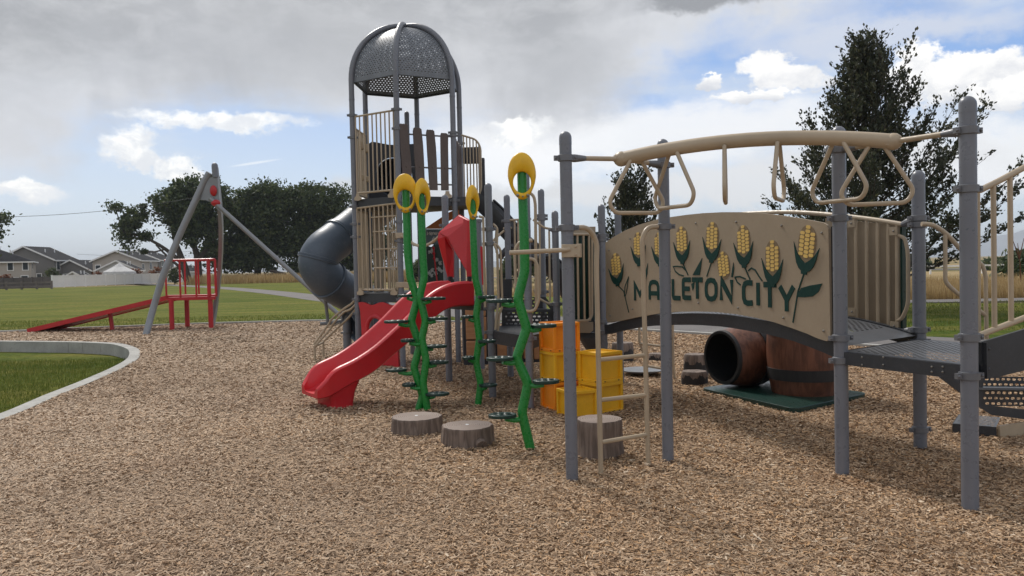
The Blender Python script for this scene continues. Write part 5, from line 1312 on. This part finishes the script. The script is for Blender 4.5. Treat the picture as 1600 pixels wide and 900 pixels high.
# ---- middle decks, steps and handles
def deckpoly(pts, z, th, name='deck', mat='dark_deck', label=None):
    n = len(pts); mb = MB(); mb.add([Vector((p_.x, p_.y, z)) for p_ in pts]+[Vector((p_.x, p_.y, z-th)) for p_ in pts], [tuple(range(n)), tuple(range(2*n-1, n-1, -1))]+[(i, (i+1) % n, n+(i+1) % n, n+i) for i in range(n)]); return part(mb, name, mat, smooth=False, label=label)
deckpoly([M2, M4, M6, M3], .815, .15)
sT = SN+SD*s1; deckpoly([sT+SW*.0, M2+Vector((.0, .25, 0)), M3, M9, sT+SW*.66], 1.17, .12)
def panelq(px0, py0, px1, py1, Y0, Y1, mat, name, th=0, parent=None):
    a, b_, c_, d_ = P(px0, py0, Y0), P(px1, py0, Y1), P(px1, py1, Y1), P(px0, py1, Y0); w_ = (b_-a).length; h_ = (a-d_).length
    mb = MB(); mb.grid([[a, b_], [d_, c_]], [[(0, 0), (w_, 0)], [(0, h_), (w_, h_)]]); return part(mb, name, mat, parent, smooth=False, solid=th)
stp = panelq(784, 486, 862, 509, 10.6, 10.6, 'riser_holes', 'step_riser'); panelq(786, 464, 848, 484, 10.95, 10.95, 'riser_holes', 'step_riser')
a, b_, c_, d_ = P(784, 485, 10.6), P(862, 485, 10.6), P(850, 483.5, 10.95), P(784, 483.5, 10.95); mb = MB(); mb.grid([[a, b_], [d_, c_]]); part(mb, 'tread', 'dark_deck', smooth=False, solid=.03)
mb = MB(); pl = [P(*q, 10.62) for q in [(846, 464), (852, 464), (872, 487), (872, 513), (862, 514), (862, 486)]]; mb.add(pl+[p_+Vector((0, .03, 0)) for p_ in pl], [tuple(range(6)), tuple(range(11, 5, -1))]+[(i, (i+1) % 6, 6+(i+1) % 6, 6+i) for i in range(6)]); part(mb, 'side_plate', 'dark_deck', smooth=False)
mb = MB(); pl = [P(*q, 11.4) for q in [(776, 436), (800, 436), (800, 464), (778, 464)]]; mb.add(pl, [(0, 1, 2, 3)]); part(mb, 'barrier', 'dark_plastic', smooth=False, solid=.03)
def loop(pts, Y, r_=.0155, rad=.08, name='handle'):
    mb = MB(); mb.tube(rounded([P(q[0], q[1], q[2] if len(q) > 2 else Y) for q in pts], rad), r_, 10); return part(mb, name, 'beige')
loop([(755, 381), (774, 380), (782, 389), (785, 480), (780, 490), (778, 518)], 9.75)
loop([(755, 340), (758, 480)], 9.7); loop([(772, 382), (777, 392), (779, 475), (776, 490), (774, 515)], 9.72)
loop([(748, 338), (756, 340)], 9.7); loop([(770, 350), (777, 356), (776, 395)], 9.8); loop([(772, 357), (776, 357), (774, 382)], 9.8)
loop([(786, 357), (800, 356)], 11.55); loop([(788, 360), (770, 376), (768, 384)], 11.5)
loop([(795, 344), (812, 343), (830, 342)], 11.5)
for x in (804, 809.5): loop([(x, 345), (x+2, 480)], 11.5, .014)
loop([(806, 450), (804, 390), (811, 378), (832, 375)], 9.0, .017); loop([(813, 376), (814, 470)], 9.1, .014)
loop([(824, 376), (832, 375.5)], 8.85, .022)
loop([(826, 404), (835, 405), (840.5, 416), (842, 470), (836, 484), (828, 487), (812, 484)], 8.85, .018, .12)
loop([(810, 470), (813, 495), (822, 505)], 8.9, .014)
loop([(826, 300), (834, 306), (836.5, 318), (838, 480)], 9.3, .018, .12)
loop([(833, 343), (850, 356), (862, 358)], 10.4, .015); loop([(858, 359), (859.5, 471)], 10.3, .013); loop([(843, 345), (844, 460)], 10.9, .014); loop([(834, 452), (840, 465), (855, 474), (868, 476)], 10.3, .015)
loop([(624, 368, 13.0), (634, 371, 12.8), (648, 383, 12.2), (662, 385, 11.8), (676, 379, 11.4), (690, 366, 11.0)], 12, .022, .3, 'rope_rail')
for (x_, y_, w_) in ((624, 368, .12), (627, 445, .16), (636, 446, .08)): mb = MB(); mb.box(P(x_, y_, 12.95), (w_, .06, .09)); part(mb, 'bracket', 'beige', bevel=.008)
# striped green panel
A_g, B_g = 896, 945
Yg = lambda x: 9.55+(x-896)*.008
g = lambda x, y: P(x, y, Yg(x))
mb = MB(); pl = [g(889, 362), g(947, 362), g(947, 500), g(889, 500)]; pl = [p_+Vector((0, .06, 0)) for p_ in pl]; mb.add(pl, [(0, 1, 2, 3)]); gp = part(mb, 'slatted_panel', 'dark_green', smooth=False, solid=.02, label='dark green panel behind beige upright bars')
mb = MB(); mb.tube(rounded([g(889, 366), g(922, 366), g(925, 372), g(925, 494), g(919, 501), g(889, 502)], .05), .0175, 10); part(mb, 'frame', 'beige', gp)
for x in (903, 912.5, 921): mb = MB(); mb.tube([g(x-1, 367), g(x+1, 501)], .014, 8); part(mb, 'bar', 'beige', gp)
mb = MB(); pl = [g(889, 354), g(930, 354), g(930, 365), g(889, 365)]; mb.add([p_+Vector((0, .03, 0)) for p_ in pl], [(0, 1, 2, 3)]); part(mb, 'beige_plate', 'beige_panel', gp, smooth=False, solid=.02); mb = MB(); pl = [g(889, 503), g(926, 503), g(926, 516), g(921, 520), g(889, 520)]; mb.add(pl, [tuple(range(5))]); part(mb, 'beige_plate', 'beige_panel', gp, smooth=False, solid=.02)
mb = MB(); mb.bar(g(885, 524)+Vector((0, .05, 0)), g(945, 524)+Vector((0, .05, 0)), .05, .06); part(mb, 'cross_beam', 'dark_deck', smooth=False)
# sign with gabled top and flowered panel
YS = 14.6; s = lambda x, y, o=0: P(x, y, YS-o)
mb = MB(); pl = [s(664, 358), s(700, 358), s(700, 382), s(664, 382)]; mb.add(pl, [(0, 1, 2, 3)]); sg = part(mb, 'sign', 'teal_sign', smooth=False, solid=.03, label='teal sign with pale lettering under the tower')
GS = {'M': GL['M'], 'e': [[(0, .45), (.9, .45), (.85, .8), (.5, .95), (.12, .75), (0, .4), (.15, .08), (.5, 0), (.9, .12)]], 'n': [[(0, 0), (0, .95)], [(0, .6), (.4, .95), (.9, .75), (.95, 0)]], 'u': [[(0, .95), (.05, .25), (.4, 0), (.9, .3), (.95, .95)]], 'd': [[(.9, 1.4), (.9, 0)], [(.9, .6), (.5, .9), (.1, .6), (.1, .25), (.5, 0), (.9, .3)]], 'o': [[(.5, 0), (.1, .2), (.1, .7), (.5, .9), (.9, .7), (.9, .2), (.5, 0)]]}
for ch, x0, y1, w_, h_ in (('M', 668.0, 367, 3.6, 5), ('e', 672.8, 367, 2.6, 4), ('n', 676.4, 366.8, 2.6, 4), ('u', 680.0, 366.6, 2.8, 4), ('d', 675.5, 375.5, 2.8, 4), ('o', 680, 375.3, 2.8, 4)):
    lm = MB()
    for st in GS[ch]: lm.tube([s(x0+u*w_, y1-v*h_, .03) for u, v in st], .0105, 5)
    part(lm, 'letter', 'white_paint', sg)
mb = MB(); pl = [s(663, 357.5), s(703, 331), s(722, 325), s(722, 335), s(700, 346), s(692, 357.5)]; mb.add(pl, [tuple(range(6))]); part(mb, 'sign_gable', 'orange_roof', smooth=False, solid=.04)
mb = MB(); pl = [s(664, 388), s(668, 384), s(674, 386), s(680, 380), s(690, 383), s(716, 380), s(716, 446), s(664, 446)]; mb.add(pl, [tuple(range(8))]); fpn = part(mb, 'flower_panel', 'dark_green', smooth=False, solid=.03, label='dark green panel dotted with small white flowers')
mb = MB(); mb.add([s(664, 380, .01), s(700, 380, .01), s(700, 389, .01), s(664, 389, .01)], [(0, 1, 2, 3)]) if False else None
rs = random.Random(2)
for (x, y) in [(672, 394), (676, 391), (682, 406), (688, 411), (671, 426), (676, 422), (685, 420), (690, 423), (710, 406), (711, 434), (674, 430), (681, 427)]:
    c_ = s(x, y, .03); mb = MB()
    for k in range(5):
        a = k*2*math.pi/5+rs.random(); mb.tube([c_, c_+Vector((math.cos(a)*.038, 0, math.sin(a)*.038))], [.012, .016], 5)
    part(mb, 'flower', 'flower_white', fpn)
mb = MB(); mb.tube([s(677, 385, .2), s(678.5, 400, .2), s(683, 440, .2)], .014, 8)
for y in (388, 396, 404): mb.sphere(s(677.5+(y-388)*.05, y, .2), .026, 8)
part(mb, 'beaded_rod', 'red_plastic', fpn)
mb = MB(); mb.tube([P(752, 385, 12), P(755, 445, 12)], .018, 8); part(mb, 'red_rod', 'red_plastic')
# timber-look blocks under the middle deck
YB = 12.9
tb = None
for (x0, x1, y0, y1) in [(727, 759, 481, 494), (728, 760, 495, 530), (729, 760, 532, 561), (777, 792, 527, 560), (802, 812, 530, 560), (834, 842, 532, 561), (818, 832, 530, 560), (793.5, 800, 529, 560)]:
    a, b_, c_, d_ = P(x0, y0, YB), P(x1, y0, YB), P(x1, y1, YB), P(x0, y1, YB); m_ = (a+c_)/2
    mb = MB(); mb.box((m_.x, m_.y, m_.z), (abs(b_.x-a.x), .12, abs(a.z-d_.z))); part(mb, 'timber_block', 'block_wood', bevel=.015)
mb = MB(); mb.box((P(743, 520, YB+.05).x, YB+.08, .52), (.40, .03, 1.02)); mb.box((P(810, 520, YB+.05).x, YB+.08, .28), (.8, .03, .5)); part(mb, 'backing_board', 'dark_deck', smooth=False)

# ================================================================== CORN STALK CLIMBERS
def podmesh(c_, w_, h_, yaw, tilt=0):
    mb = MB(); ct, st = math.cos(yaw), math.sin(yaw); T = Vector((ct, st, 0)); N = Vector((-st, ct, 0)); rows_ = []
    n, m = 36, 14
    for i in range(n+1):
        t = 2*math.pi*i/n
        ox, oz = math.sin(t)*w_/2*(1+.06*math.cos(t)), math.cos(t)*h_/2
        if oz < 0: ox *= 1-.10*(-oz/(h_/2))
        ix, iz = math.sin(t)*w_*.315, math.cos(t)*h_*.225-h_*.135
        O_ = Vector((ox, 0, oz)); I_ = Vector((ix, 0, iz)); mid = (O_+I_)/2; hv = (O_-I_)/2; dd_ = min(.035, hv.length*.8+.006)
        row = []
        for k in range(m+1):
            p_ = 2*math.pi*k/m; q = mid+hv*math.cos(p_); row.append(c_+T*q.x+Zv*q.z+N*(dd_*math.sin(p_)))
        rows_.append(row)
    mb.grid(rows_); return mb
def pad(c_, rx, ry, name='foothold'):
    """oval leaf-shaped foothold with openings"""
    outer = [(rx*math.cos(t), ry*math.sin(t)) for t in [2*math.pi*i/28 for i in range(28)]]
    holes = []
    for (hx, hy, a, b_) in ((-.45, .38, .20, .2), (-.45, -.38, .2, .2), (.02, .5, .2, .2), (.02, -.5, .2, .2), (.02, 0, .18, .2), (.52, .0, .22, .42)):
        holes.append([(hx*rx+a*rx*math.cos(t), hy*ry+b_*ry*math.sin(t)) for t in [2*math.pi*i/10 for i in range(10)]])
    mb = MB(); mb.plate(outer, holes, Vector((1, 0, 0)), Vector((0, 1, 0)), Zv, c_, .03); return mb
def stalk(label, basepx, path, podc, podw, podh, yaw, pads, r_=.042):
    g0 = G(*basepx); Y = g0.y; rt = thing('stalk_climber', label, 'climber', (g0.x, g0.y, 0), 'green stalk climbers')
    pts = [P(*q, Y) for q in path]; pts.append(Vector((pts[-1].x+(pts[-1]-pts[-2]).x*.05, Y, -.04)))
    mb = MB(); mb.tube(rounded(pts, .035, 3), r_, 20); part(mb, 'stalk', 'green_paint', rt)
    pc = P(*podc, Y-.055); mb = podmesh(pc, podw*Y/1250, podh*Y/1250, yaw); pod = part(mb, 'pod', 'yellow_pod', rt, angle=80)
    T = Vector((math.cos(yaw), math.sin(yaw), 0)); N = Vector((math.sin(yaw), -math.cos(yaw), 0)); hz_ = podh*Y/1250
    mb = MB()
    for u in (-.18, .18): mb.sphere(pc+T*(u*podw*Y/1250)+Zv*(-hz_*.415)+N*.030, .014, 8)
    mb.sphere(pc+Zv*(-hz_*.44)+N*.032, .008, 8); part(mb, 'bolts', 'bolt', pod)
    for (px, py, w_, sx) in pads:
        # joint on the stalk nearest that height
        jx = np.interp(py+4, [q[1] for q in path], [q[0] for q in path]); dy = rnd.choice((-.06, .05, 0))
        c_ = P(px, py, Y+dy); j = P(jx, py+5, Y); rx = w_*Y/1250/2; ry = max(.10, rx*.72)
        mb = pad(c_, rx, ry) if px > jx else pad(c_, rx, ry)
        o_ = part(mb, 'foothold', 'dark_green', rt, bevel=.006)
        mb = MB(); e = c_+Vector((-.2*rx if px > jx else .2*rx, 0, -.03)); mb.tube([j, j.lerp(e, .5)+Vector((0, 0, -.012)), e], [.024, .022, .02], 10); part(mb, 'arm', 'green_paint', o_)
    return rt
stalk('leftmost green stalk climber, its yellow pod facing the camera', (653, 640), [(634, 280), (634, 298), (637, 396), (641, 434), (652, 468), (642.5, 502), (656, 540.5), (646.7, 574), (660.5, 618), (653.6, 641)], (633, 302), 37, 61, R(8), [(634, 462, 26, 0), (619, 502.5, 38, 0), (680, 541, 38, 0), (619, 578, 34, 0), (683, 615.5, 38, 0)], .044)
stalk('green stalk climber crossing behind the leftmost one, yellow pod turned aside', (668, 641), [(657, 286), (657.5, 305), (660.5, 395), (663, 434), (656, 462), (665, 502), (659, 529), (666, 563), (661, 599), (668, 641)], (660, 307), 30, 57, R(50), [(677, 466.5, 39, 0), (684, 497.5, 33, 0), (637, 532, 22, 0), (685, 566, 33, 0), (639, 601, 22, 0)], .042)
stalk('thin green stalk climber standing just right of the red slide', (746, 634), [(738, 296), (738, 315), (740, 379), (742.5, 434), (749, 462), (744, 493), (749, 529), (744, 565.5), (751, 599), (746.7, 634)], (738.5, 316), 26, 54, R(52), [(760, 464, 27, 0), (730, 495, 19, 0), (760.5, 533, 28, 0), (731, 559, 19, 0), (762.5, 601.7, 29, 0)], .040)
stalk('nearest and tallest green stalk climber, left of the tall grey ladder post', (829, 702), [(815.5, 262), (815.5, 275), (819, 369), (820, 424), (809, 467), (823, 513), (807, 559.5), (825, 599), (815.5, 645), (829, 702)], (815.5, 275), 44, 73, R(6), [(780, 470, 42, 0), (849, 509, 42, 0), (781, 560.5, 43, 0), (853, 596, 42, 0), (785, 649.5, 44, 0)], .042)

# ================================================================== STEPPERS, CRATES, BARRELS
def stump(label, px, pyf, wpx, ptop, seed, knob=None, gr='brown stump steps'):
    gf = G(px, pyf); rad = wpx*gf.y/1250/2*1.03; yc = gf.y+rad; rad = wpx*yc/1250/2; c_ = P(px, pyf, yc); c_ = Vector((c_.x, yc, 0)); h_ = zat(ptop, px, yc)
    rt = thing('stump_step', label, 'stump step', c_, gr); rs = random.Random(seed); n = 72
    ph = [rs.random()*6.28 for _ in range(5)]
    def rf(a, z):
        v = 1+.022*math.sin(3*a+ph[0])+.018*math.sin(11*a+ph[1]+z*4)+.022*abs(math.sin(9*a+ph[2]+math.sin(z*9+ph[3])*.6))+.012*math.sin(23*a+ph[4])
        return rad*v*(1+.05*max(0, .12-z)/.12)
    rows_ = []
    for i in range(9):
        z = -.03+(h_+.03-.012)*i/8; rows_.append([c_+Vector((math.cos(a)*rf(a, z), math.sin(a)*rf(a, z), z)) for a in [2*math.pi*k/n for k in range(n+1)]])
    rows_.append([c_+Vector((math.cos(a)*rf(a, h_)*.975, math.sin(a)*rf(a, h_)*.975, h_)) for a in [2*math.pi*k/n for k in range(n+1)]])
    mb = MB(); mb.grid(rows_)
    if knob: mb.tube([c_+Vector((rad*knob, -rad*.85, .05)), c_+Vector((rad*knob*1.1, -rad*1.0, .03))], .05, 12)
    part(mb, 'bark', 'stump', rt, angle=50)
    mb = MB(); rr = [c_+Vector((math.cos(a)*rf(a, h_)*.975, math.sin(a)*rf(a, h_)*.975, h_)) for a in [2*math.pi*k/n for k in range(n)]]
    mb.add(rr+[c_+Zv*(h_+.004)], [(k, (k+1) % n, n) for k in range(n)]); tp_ = part(mb, 'top', 'stump_top', rt, smooth=False)
    mb = MB(); mb.lathe([(.0, h_+.008), (.016, h_+.007), (.018, h_+.002)], c_, 10); part(mb, 'screw', 'white_paint', tp_)
    return rt
stump('brown stump step furthest left, at the feet of the crossed green stalks', 651.5, 683, 77, 650, 1)
stump('brown stump step with a knot at its base, second from the left', 731, 702, 79, 664, 2, .55)
stump('tall dark brown stump step behind the beige ladder', 937, 720, 70, 654, 3)
def logstep(label, px, pyf, wpx, ptop, seed):
    gf = G(px, pyf); rad = wpx*gf.y/1250/2; yc = gf.y+rad*.9; c_ = P(px, pyf, yc); c_ = Vector((c_.x, yc, 0)); h_ = zat(ptop, px, yc)
    rt = thing('log_step', label, 'log step', c_, 'two-tone log steps'); rs = random.Random(seed); n = 40
    rf = lambda a, z: rad*(1+.03*math.sin(5*a+seed)+.02*math.sin(13*a+z*8))
    zb_ = lambda a: h_*.62+.025*math.sin(6*a+seed)+.015*math.sin(17*a)
    mb = MB(); mb.grid([[c_+Vector((math.cos(a)*rf(a, z_*1)*1.03, math.sin(a)*rf(a, z_)*1.03, (-.02 if z_ == 0 else zb_(a)))) for a in [2*math.pi*k/n for k in range(n+1)]] for z_ in (0, 1)]); part(mb, 'bark', 'log_black', rt)
    mb = MB(); mb.grid([[c_+Vector((math.cos(a)*rf(a, 1)*s_, math.sin(a)*rf(a, 1)*s_, zz if zz else zb_(a))) for a in [2*math.pi*k/n for k in range(n+1)]] for s_, zz in ((1.03, 0), (1.01, h_*.8), (.99, h_-.02), (.93, h_), (.01, h_))]); part(mb, 'top', 'stump', rt)
logstep('low two-tone log step beside the green barrel mat', 1085, 602, 40, 579.5, 3)
logstep('taller two-tone log step behind the low one, left of the lying barrel', 1088, 590, 37, 553, 5)
logstep('two-tone log step behind the left end of the bridge', 973, 566, 33, 535, 7)
logstep('small two-tone log step seen between the ladder and the second post', 1027, 565, 27, 552, 9)
def crate(label, px, py0, Y, s_, rz, mat, z):
    q = P(px, py0, Y); rt = thing('crate', label, 'crate', (q.x, Y, z), 'stacked crate steps', rz)
    h_ = s_*.96; f = .035; mb = MB(); mb.box((0, 0, h_/2), (s_-.055, s_-.055, h_-.03)); b0_ = part(mb, 'body', mat, rt, smooth=False)
    mb = MB()
    for zz in (f/2, h_-f/2):
        for (x, y, w_, l_) in ((0, -s_/2+.012, s_, .028), (0, s_/2-.012, s_, .028), (-s_/2+.012, 0, .028, s_-.058), (s_/2-.012, 0, .028, s_-.058)): mb.box((x, y, zz), (w_, l_, f))
    for x in (-1, 1):
        for y in (-1, 1): mb.box((x*(s_/2-.017), y*(s_/2-.017), h_/2), (.036, .036, h_-2*f))
    part(mb, 'rim', mat, rt, smooth=False, bevel=.005)
    mb = MB()
    for x in (-.3, .3):
        mb.box((x*s_, -s_/2-.003, f*.5), (.018, .004, .010)); mb.box((-s_/2-.003, x*s_, f*.5), (.004, .018, .010))
    part(mb, 'slot', 'black_inside', rt, smooth=False); return rt
S_ = .335; hC = S_*.96
crate('orange crate on top of the three-high stack', 875.5, 600, 8.95, S_, R(27), 'orange_crate', 2*hC+.0)
crate('yellow crate in the middle of the three-high stack', 875.5, 600, 8.95, S_, R(27), 'yellow_crate', hC)
crate('orange-yellow crate at the bottom of the three-high stack, left', 875.5, 600, 8.95, S_, R(27), 'orange_crate', -.01)
crate('yellow crate standing upper right, on top of the two-high stack', 938.5, 600, 8.75, S_*1.03, R(38), 'yellow_crate', hC)
crate('yellow crate at the bottom of the right two-high stack', 938.5, 600, 8.75, S_*1.03, R(38), 'yellow_crate', -.01)
crate('single low yellow crate in front, between the two stacks, open top visible', 901, 600, 8.48, S_*.97, R(24), 'yellow_crate', -.03)

# green mat with two barrels
mp = [G(1094, 606, .05), G(1241, 639, .05), G(1357, 614, .05), G(1200, 592, .05)]
c_ = sum(mp, Vector())/4; mt = []
mb = MB()
rp_ = rounded([mp[0].lerp(mp[1], .5)]+[mp[1], mp[2], mp[3], mp[0]]+[mp[0].lerp(mp[1], .499)], .12, 5)[:-1]
mb.plate([(p_.x, p_.y) for p_ in rp_], [], Vector((1, 0, 0)), Vector((0, 1, 0)), Zv, (0, 0, .025), .055)
tag(mb.build('mat', 'dark_green', bevel=.012, smooth=False), 'dark green rounded base mat under the two barrels', 'mat')
def barrel(label, c_, axis, L_, r_end, r_mid, openend, hoops):
    rt = thing('barrel', label, 'barrel', c_, 'faux wooden barrels'); axis = axis.normalized(); c_ = Vector(c_); n = 48
    u = axis.orthogonal().normalized(); w_ = axis.cross(u)
    rf = lambda t: r_end+(r_mid-r_end)*(1-(2*t-1)**2)
    ctr = c_+Zv*(r_mid if abs(axis.z) < .5 else 0); st = ctr-axis*(L_/2) if abs(axis.z) < .5 else ctr
    rows_ = []
    for i in range(17):
        t = i/16; rows_.append([st+axis*(t*L_)+(u*math.cos(a)+w_*math.sin(a))*(rf(t)*(1-(.016 if k % 6 == 0 else 0))) for k, a in [(k, 2*math.pi*k/n) for k in range(n+1)]])
    mb = MB(); mb.grid(rows_); part(mb, 'staves', 'barrel_wood', rt, angle=60)
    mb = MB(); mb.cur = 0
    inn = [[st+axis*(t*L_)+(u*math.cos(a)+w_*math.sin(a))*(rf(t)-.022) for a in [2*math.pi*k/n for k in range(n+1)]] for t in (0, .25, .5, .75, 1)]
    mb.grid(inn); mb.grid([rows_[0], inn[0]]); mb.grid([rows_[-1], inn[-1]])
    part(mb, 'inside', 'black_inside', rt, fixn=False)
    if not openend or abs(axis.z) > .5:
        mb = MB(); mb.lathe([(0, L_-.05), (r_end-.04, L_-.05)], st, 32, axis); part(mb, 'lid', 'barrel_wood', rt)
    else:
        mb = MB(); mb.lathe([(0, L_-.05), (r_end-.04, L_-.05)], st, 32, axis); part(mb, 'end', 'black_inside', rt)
    for t0, t1 in hoops:
        mb = MB(); rr_ = [[st+axis*(t*L_)+(u*math.cos(a)+w_*math.sin(a))*(rf(t)+o_) for a in [2*math.pi*k/n for k in range(n+1)]] for t, o_ in ((t0, -.005), (t0, .012), (t1, .012), (t1, -.005))]
        mb.grid(rr_); part(mb, 'hoop', 'log_black', rt)
    return rt
bc = P(1166, 600, 9.95); barrel('dark wooden barrel lying on its side with open end facing left', (bc.x, 9.95, .05), Vector((.90, .43, 0)), .78, .315, .375, True, [(.0, .05), (.52, .68), (.96, 1.0)])
bc = P(1258, 600, 9.35); barrel('brown wooden barrel standing upright beside the lying barrel', (bc.x, 9.35, .05), Zv, 1.0, .375, .43, False, [(.17, .30), (.70, .83)])
# balance plate with beige rails
q0 = P(1004, 580, 11.4); t_ = thing('balance_plate', 'grey swivelling balance plate between beige bent rails behind the ladder', 'balance plate', (q0.x, 11.4, 0))
c_ = Vector((q0.x, 11.4, zat(578, 1004, 11.4))); mb = MB(); prof = [(0, -.05), (.16, -.045), (.30, -.01), (.32, .01), (.30, .012), (.16, -.0), (0, -.005)]; mb.lathe(prof, c_, 28); mb.tube([(c_.x, c_.y, -.02), (c_.x, c_.y, c_.z-.04)], .05, 12); part(mb, 'plate', 'pipe_grey', t_)
YR = 11.2; mb = MB(); mb.tube(rounded([P(999, 505, YR), P(999, 535, YR), P(1004, 548, YR), P(1010, 572, YR), P(1014, 599, YR)], .1), .018, 8); mb.tube(rounded([P(1051, 500, YR-.2), P(1052, 570, YR-.2), P(1054, 592, YR-.2), P(1063, 614, YR-.2)], .1), .018, 8)
mb.tube([P(999, 537, YR), P(1052, 543, YR-.2)], .018, 8); mb.tube([P(1012, 572, YR), P(1053, 579, YR-.2)], .018, 8); part(mb, 'rails', 'beige', t_)

# ================================================================== TRIPOD FRAME AND RED RAMP, LEFT
b1_ = G(228, 523); tf = thing('tripod_frame', 'tall grey leaning pole frame with red bolts and a long diagonal pipe', 'play frame', b1_)
Yt = 22.0
def L_(x, y, Y): return P(x, y, Y)
mb = MB(); pth_ = [(228, 524, b1_.y), (240, 480, 21.5), (257, 425, 21.6), (279, 371, 21.8), (300, 325, 21.9), (316, 290, 22), (327, 270, 22)]
mb.tube([P(*q) for q in pth_], .088, 16, smooth=4); part(mb, 'leaning_pole', 'pipe_grey', tf)
b2_ = G(331, 510); mb = MB(); pb = spline([P(331, 512, b2_.y), P(338, 470, 24.2), P(343.5, 420, 23.8), (P(345.5, 370, 23.2)), P(344, 330, 22.7), P(340, 290, 22.3), P(337, 262, 22.1)], 4)
for i in range(len(pb)-1): mb.bar(pb[i], pb[i+1], .16, .10, up=Vector((1, 0, 0)))
part(mb, 'curved_post', 'pipe_grey', tf)
mb = MB(); mb.tube([P(336.5, 277, 22.0), P(335.5, 259, 22.0)], .085, 14); mb.sphere(P(335.5, 259, 22), .085, 14); part(mb, 'pole_cap', 'post_grey', tf)
pl = [(323, 279), (334, 276), (340, 277), (345, 332), (338, 326), (330, 316), (322, 313), (311, 312)]
pv = [P(*q, 21.98) for q in pl]; mb = MB(); mb.add(pv+[p_+Vector((0, .06, 0)) for p_ in pv], [tuple(range(8)), tuple(range(15, 7, -1))]+[(i, (i+1) % 8, 8+(i+1) % 8, 8+i) for i in range(8)]); part(mb, 'gusset_plate', 'pipe_grey', tf, smooth=False)
mb = MB(); mb.sphere(P(333.5, 298, 21.95), .13, 16, (.75, .5, 1.15)); part(mb, 'red_knob', 'red_paint', tf)
mb = MB(); mb.sphere(P(337, 317, 21.92), .13, 14, (1.0, .8, .7)); part(mb, 'red_knob', 'red_paint', tf)
g3 = G(552, 512); mb = MB(); mb.tube([P(328, 310, 21.9), g3], .060, 14); part(mb, 'diagonal_pipe', 'pipe_grey', tf)
rw = G(330, 515); rt = thing('red_ramp', 'red metal platform with guard rails and a long ramp sloping down to the left', 'ramp', (rw.x, rw.y, 0))
Yn, Yf = 22.9, 24.0
Dn = lambda x, y: P(x, y, Yn)
Df = lambda x, y: P(x, y, Yf)
zp = zat(464, 300, Yn); xl = Dn(262, 464).x; xr_ = Dn(338, 464).x
xfr = Df(336, 464).x; xfl = Df(280, 464).x; xr_ = Dn(337, 464).x
mb = MB(); pv = [Vector((xl, Yn, zp)), Vector((xr_, Yn, zp)), Vector((xfr, Yf, zp)), Vector((xfl, Yf, zp))]; mb.add(pv+[p_-Zv*.09 for p_ in pv], [(0, 1, 2, 3), (7, 6, 5, 4), (0, 4, 5, 1), (1, 5, 6, 2), (2, 6, 7, 3), (3, 7, 4, 0)]); part(mb, 'platform', 'red_paint', rt, smooth=False)
for (x, y, Y) in ((269, 516, Yn), (330, 514, Yn+.1), (293, 511, Yf), (xr_, 0, 0)):
    if y: q = P(x, y, Y); mb = MB(); mb.tube([(q.x, Y, -.03), (q.x, Y, zp-.05)], .068, 12); part(mb, 'leg', 'red_paint', rt)
zt = zat(406, 300, Yn); mb = MB(); mb.tube(rounded([(xl-.05, Yn, zt), (xr_, Yn, zt), (xfr, Yf, zt), (xfl+.1, Yf, zt)], .1), .032, 8); gr_ = part(mb, 'guard_rail', 'red_paint', rt); mb = MB(); mb.tube([(xl, Yn, zp+.04), (xr_, Yn, zp+.04), (xfr, Yf, zp+.04)], .032, 8); part(mb, 'toe_rail', 'red_paint', rt)
for (x, Y) in ((259, Yn), (281, Yn), (306, Yn), (326, Yn), (337, Yn), (289, Yf), (310, Yf), (336, Yf)):
    q = P(x, 430, Y); mb = MB(); mb.tube([(q.x, Y, zp), (q.x, Y, zt if x != 259 else zp+.7)], .028 if x != 326 else .055, 8); part(mb, 'baluster', 'red_paint', rt)
e0 = G(50, 519); eN = Vector((e0.x, e0.y-.2, .03)); top0 = Vector((xl, Yn+.05, zp-.02)); eF = eN+Vector((.25, .95, 0)); top1 = Vector((xl+.1, Yf-.05, zp-.02))
mb = MB(); mb.add([eN, top0, top1, eF], [(0, 1, 2, 3)]); rmp = part(mb, 'ramp_bed', 'red_paint', rt, smooth=False, solid=.05)
for (a, b_) in ((eN, top0), (eF, top1)): mb = MB(); mb.bar(a+Zv*.02, b_+Zv*.02, .07, .13); part(mb, 'ramp_side', 'red_paint', rmp, smooth=False)
a = eN.lerp(top0, .56); mb = MB(); mb.tube([(a.x, a.y+.3, -.03), (a.x-.05, a.y+.3, a.z)], .06, 10); part(mb, 'ramp_leg', 'red_paint', rt)
print('objects', len(bpy.data.objects))

hzm = bpy.data.materials.new('haze'); hzm.use_nodes = True; hn = hzm.node_tree; hn.nodes.clear()
ho = hn.nodes.new('ShaderNodeOutputMaterial'); hv = hn.nodes.new('ShaderNodeVolumePrincipled')
hv.inputs['Density'].default_value = .00019; hv.inputs['Color'].default_value = (.82, .90, 1, 1); hn.links.new(hv.outputs[0], ho.inputs['Volume']); MATS['haze'] = hzm
mb = MB(); mb.box((0, 0, 84), (14400, 14400, 171)); kindof(mb.build('haze', 'haze', smooth=False), 'stuff')
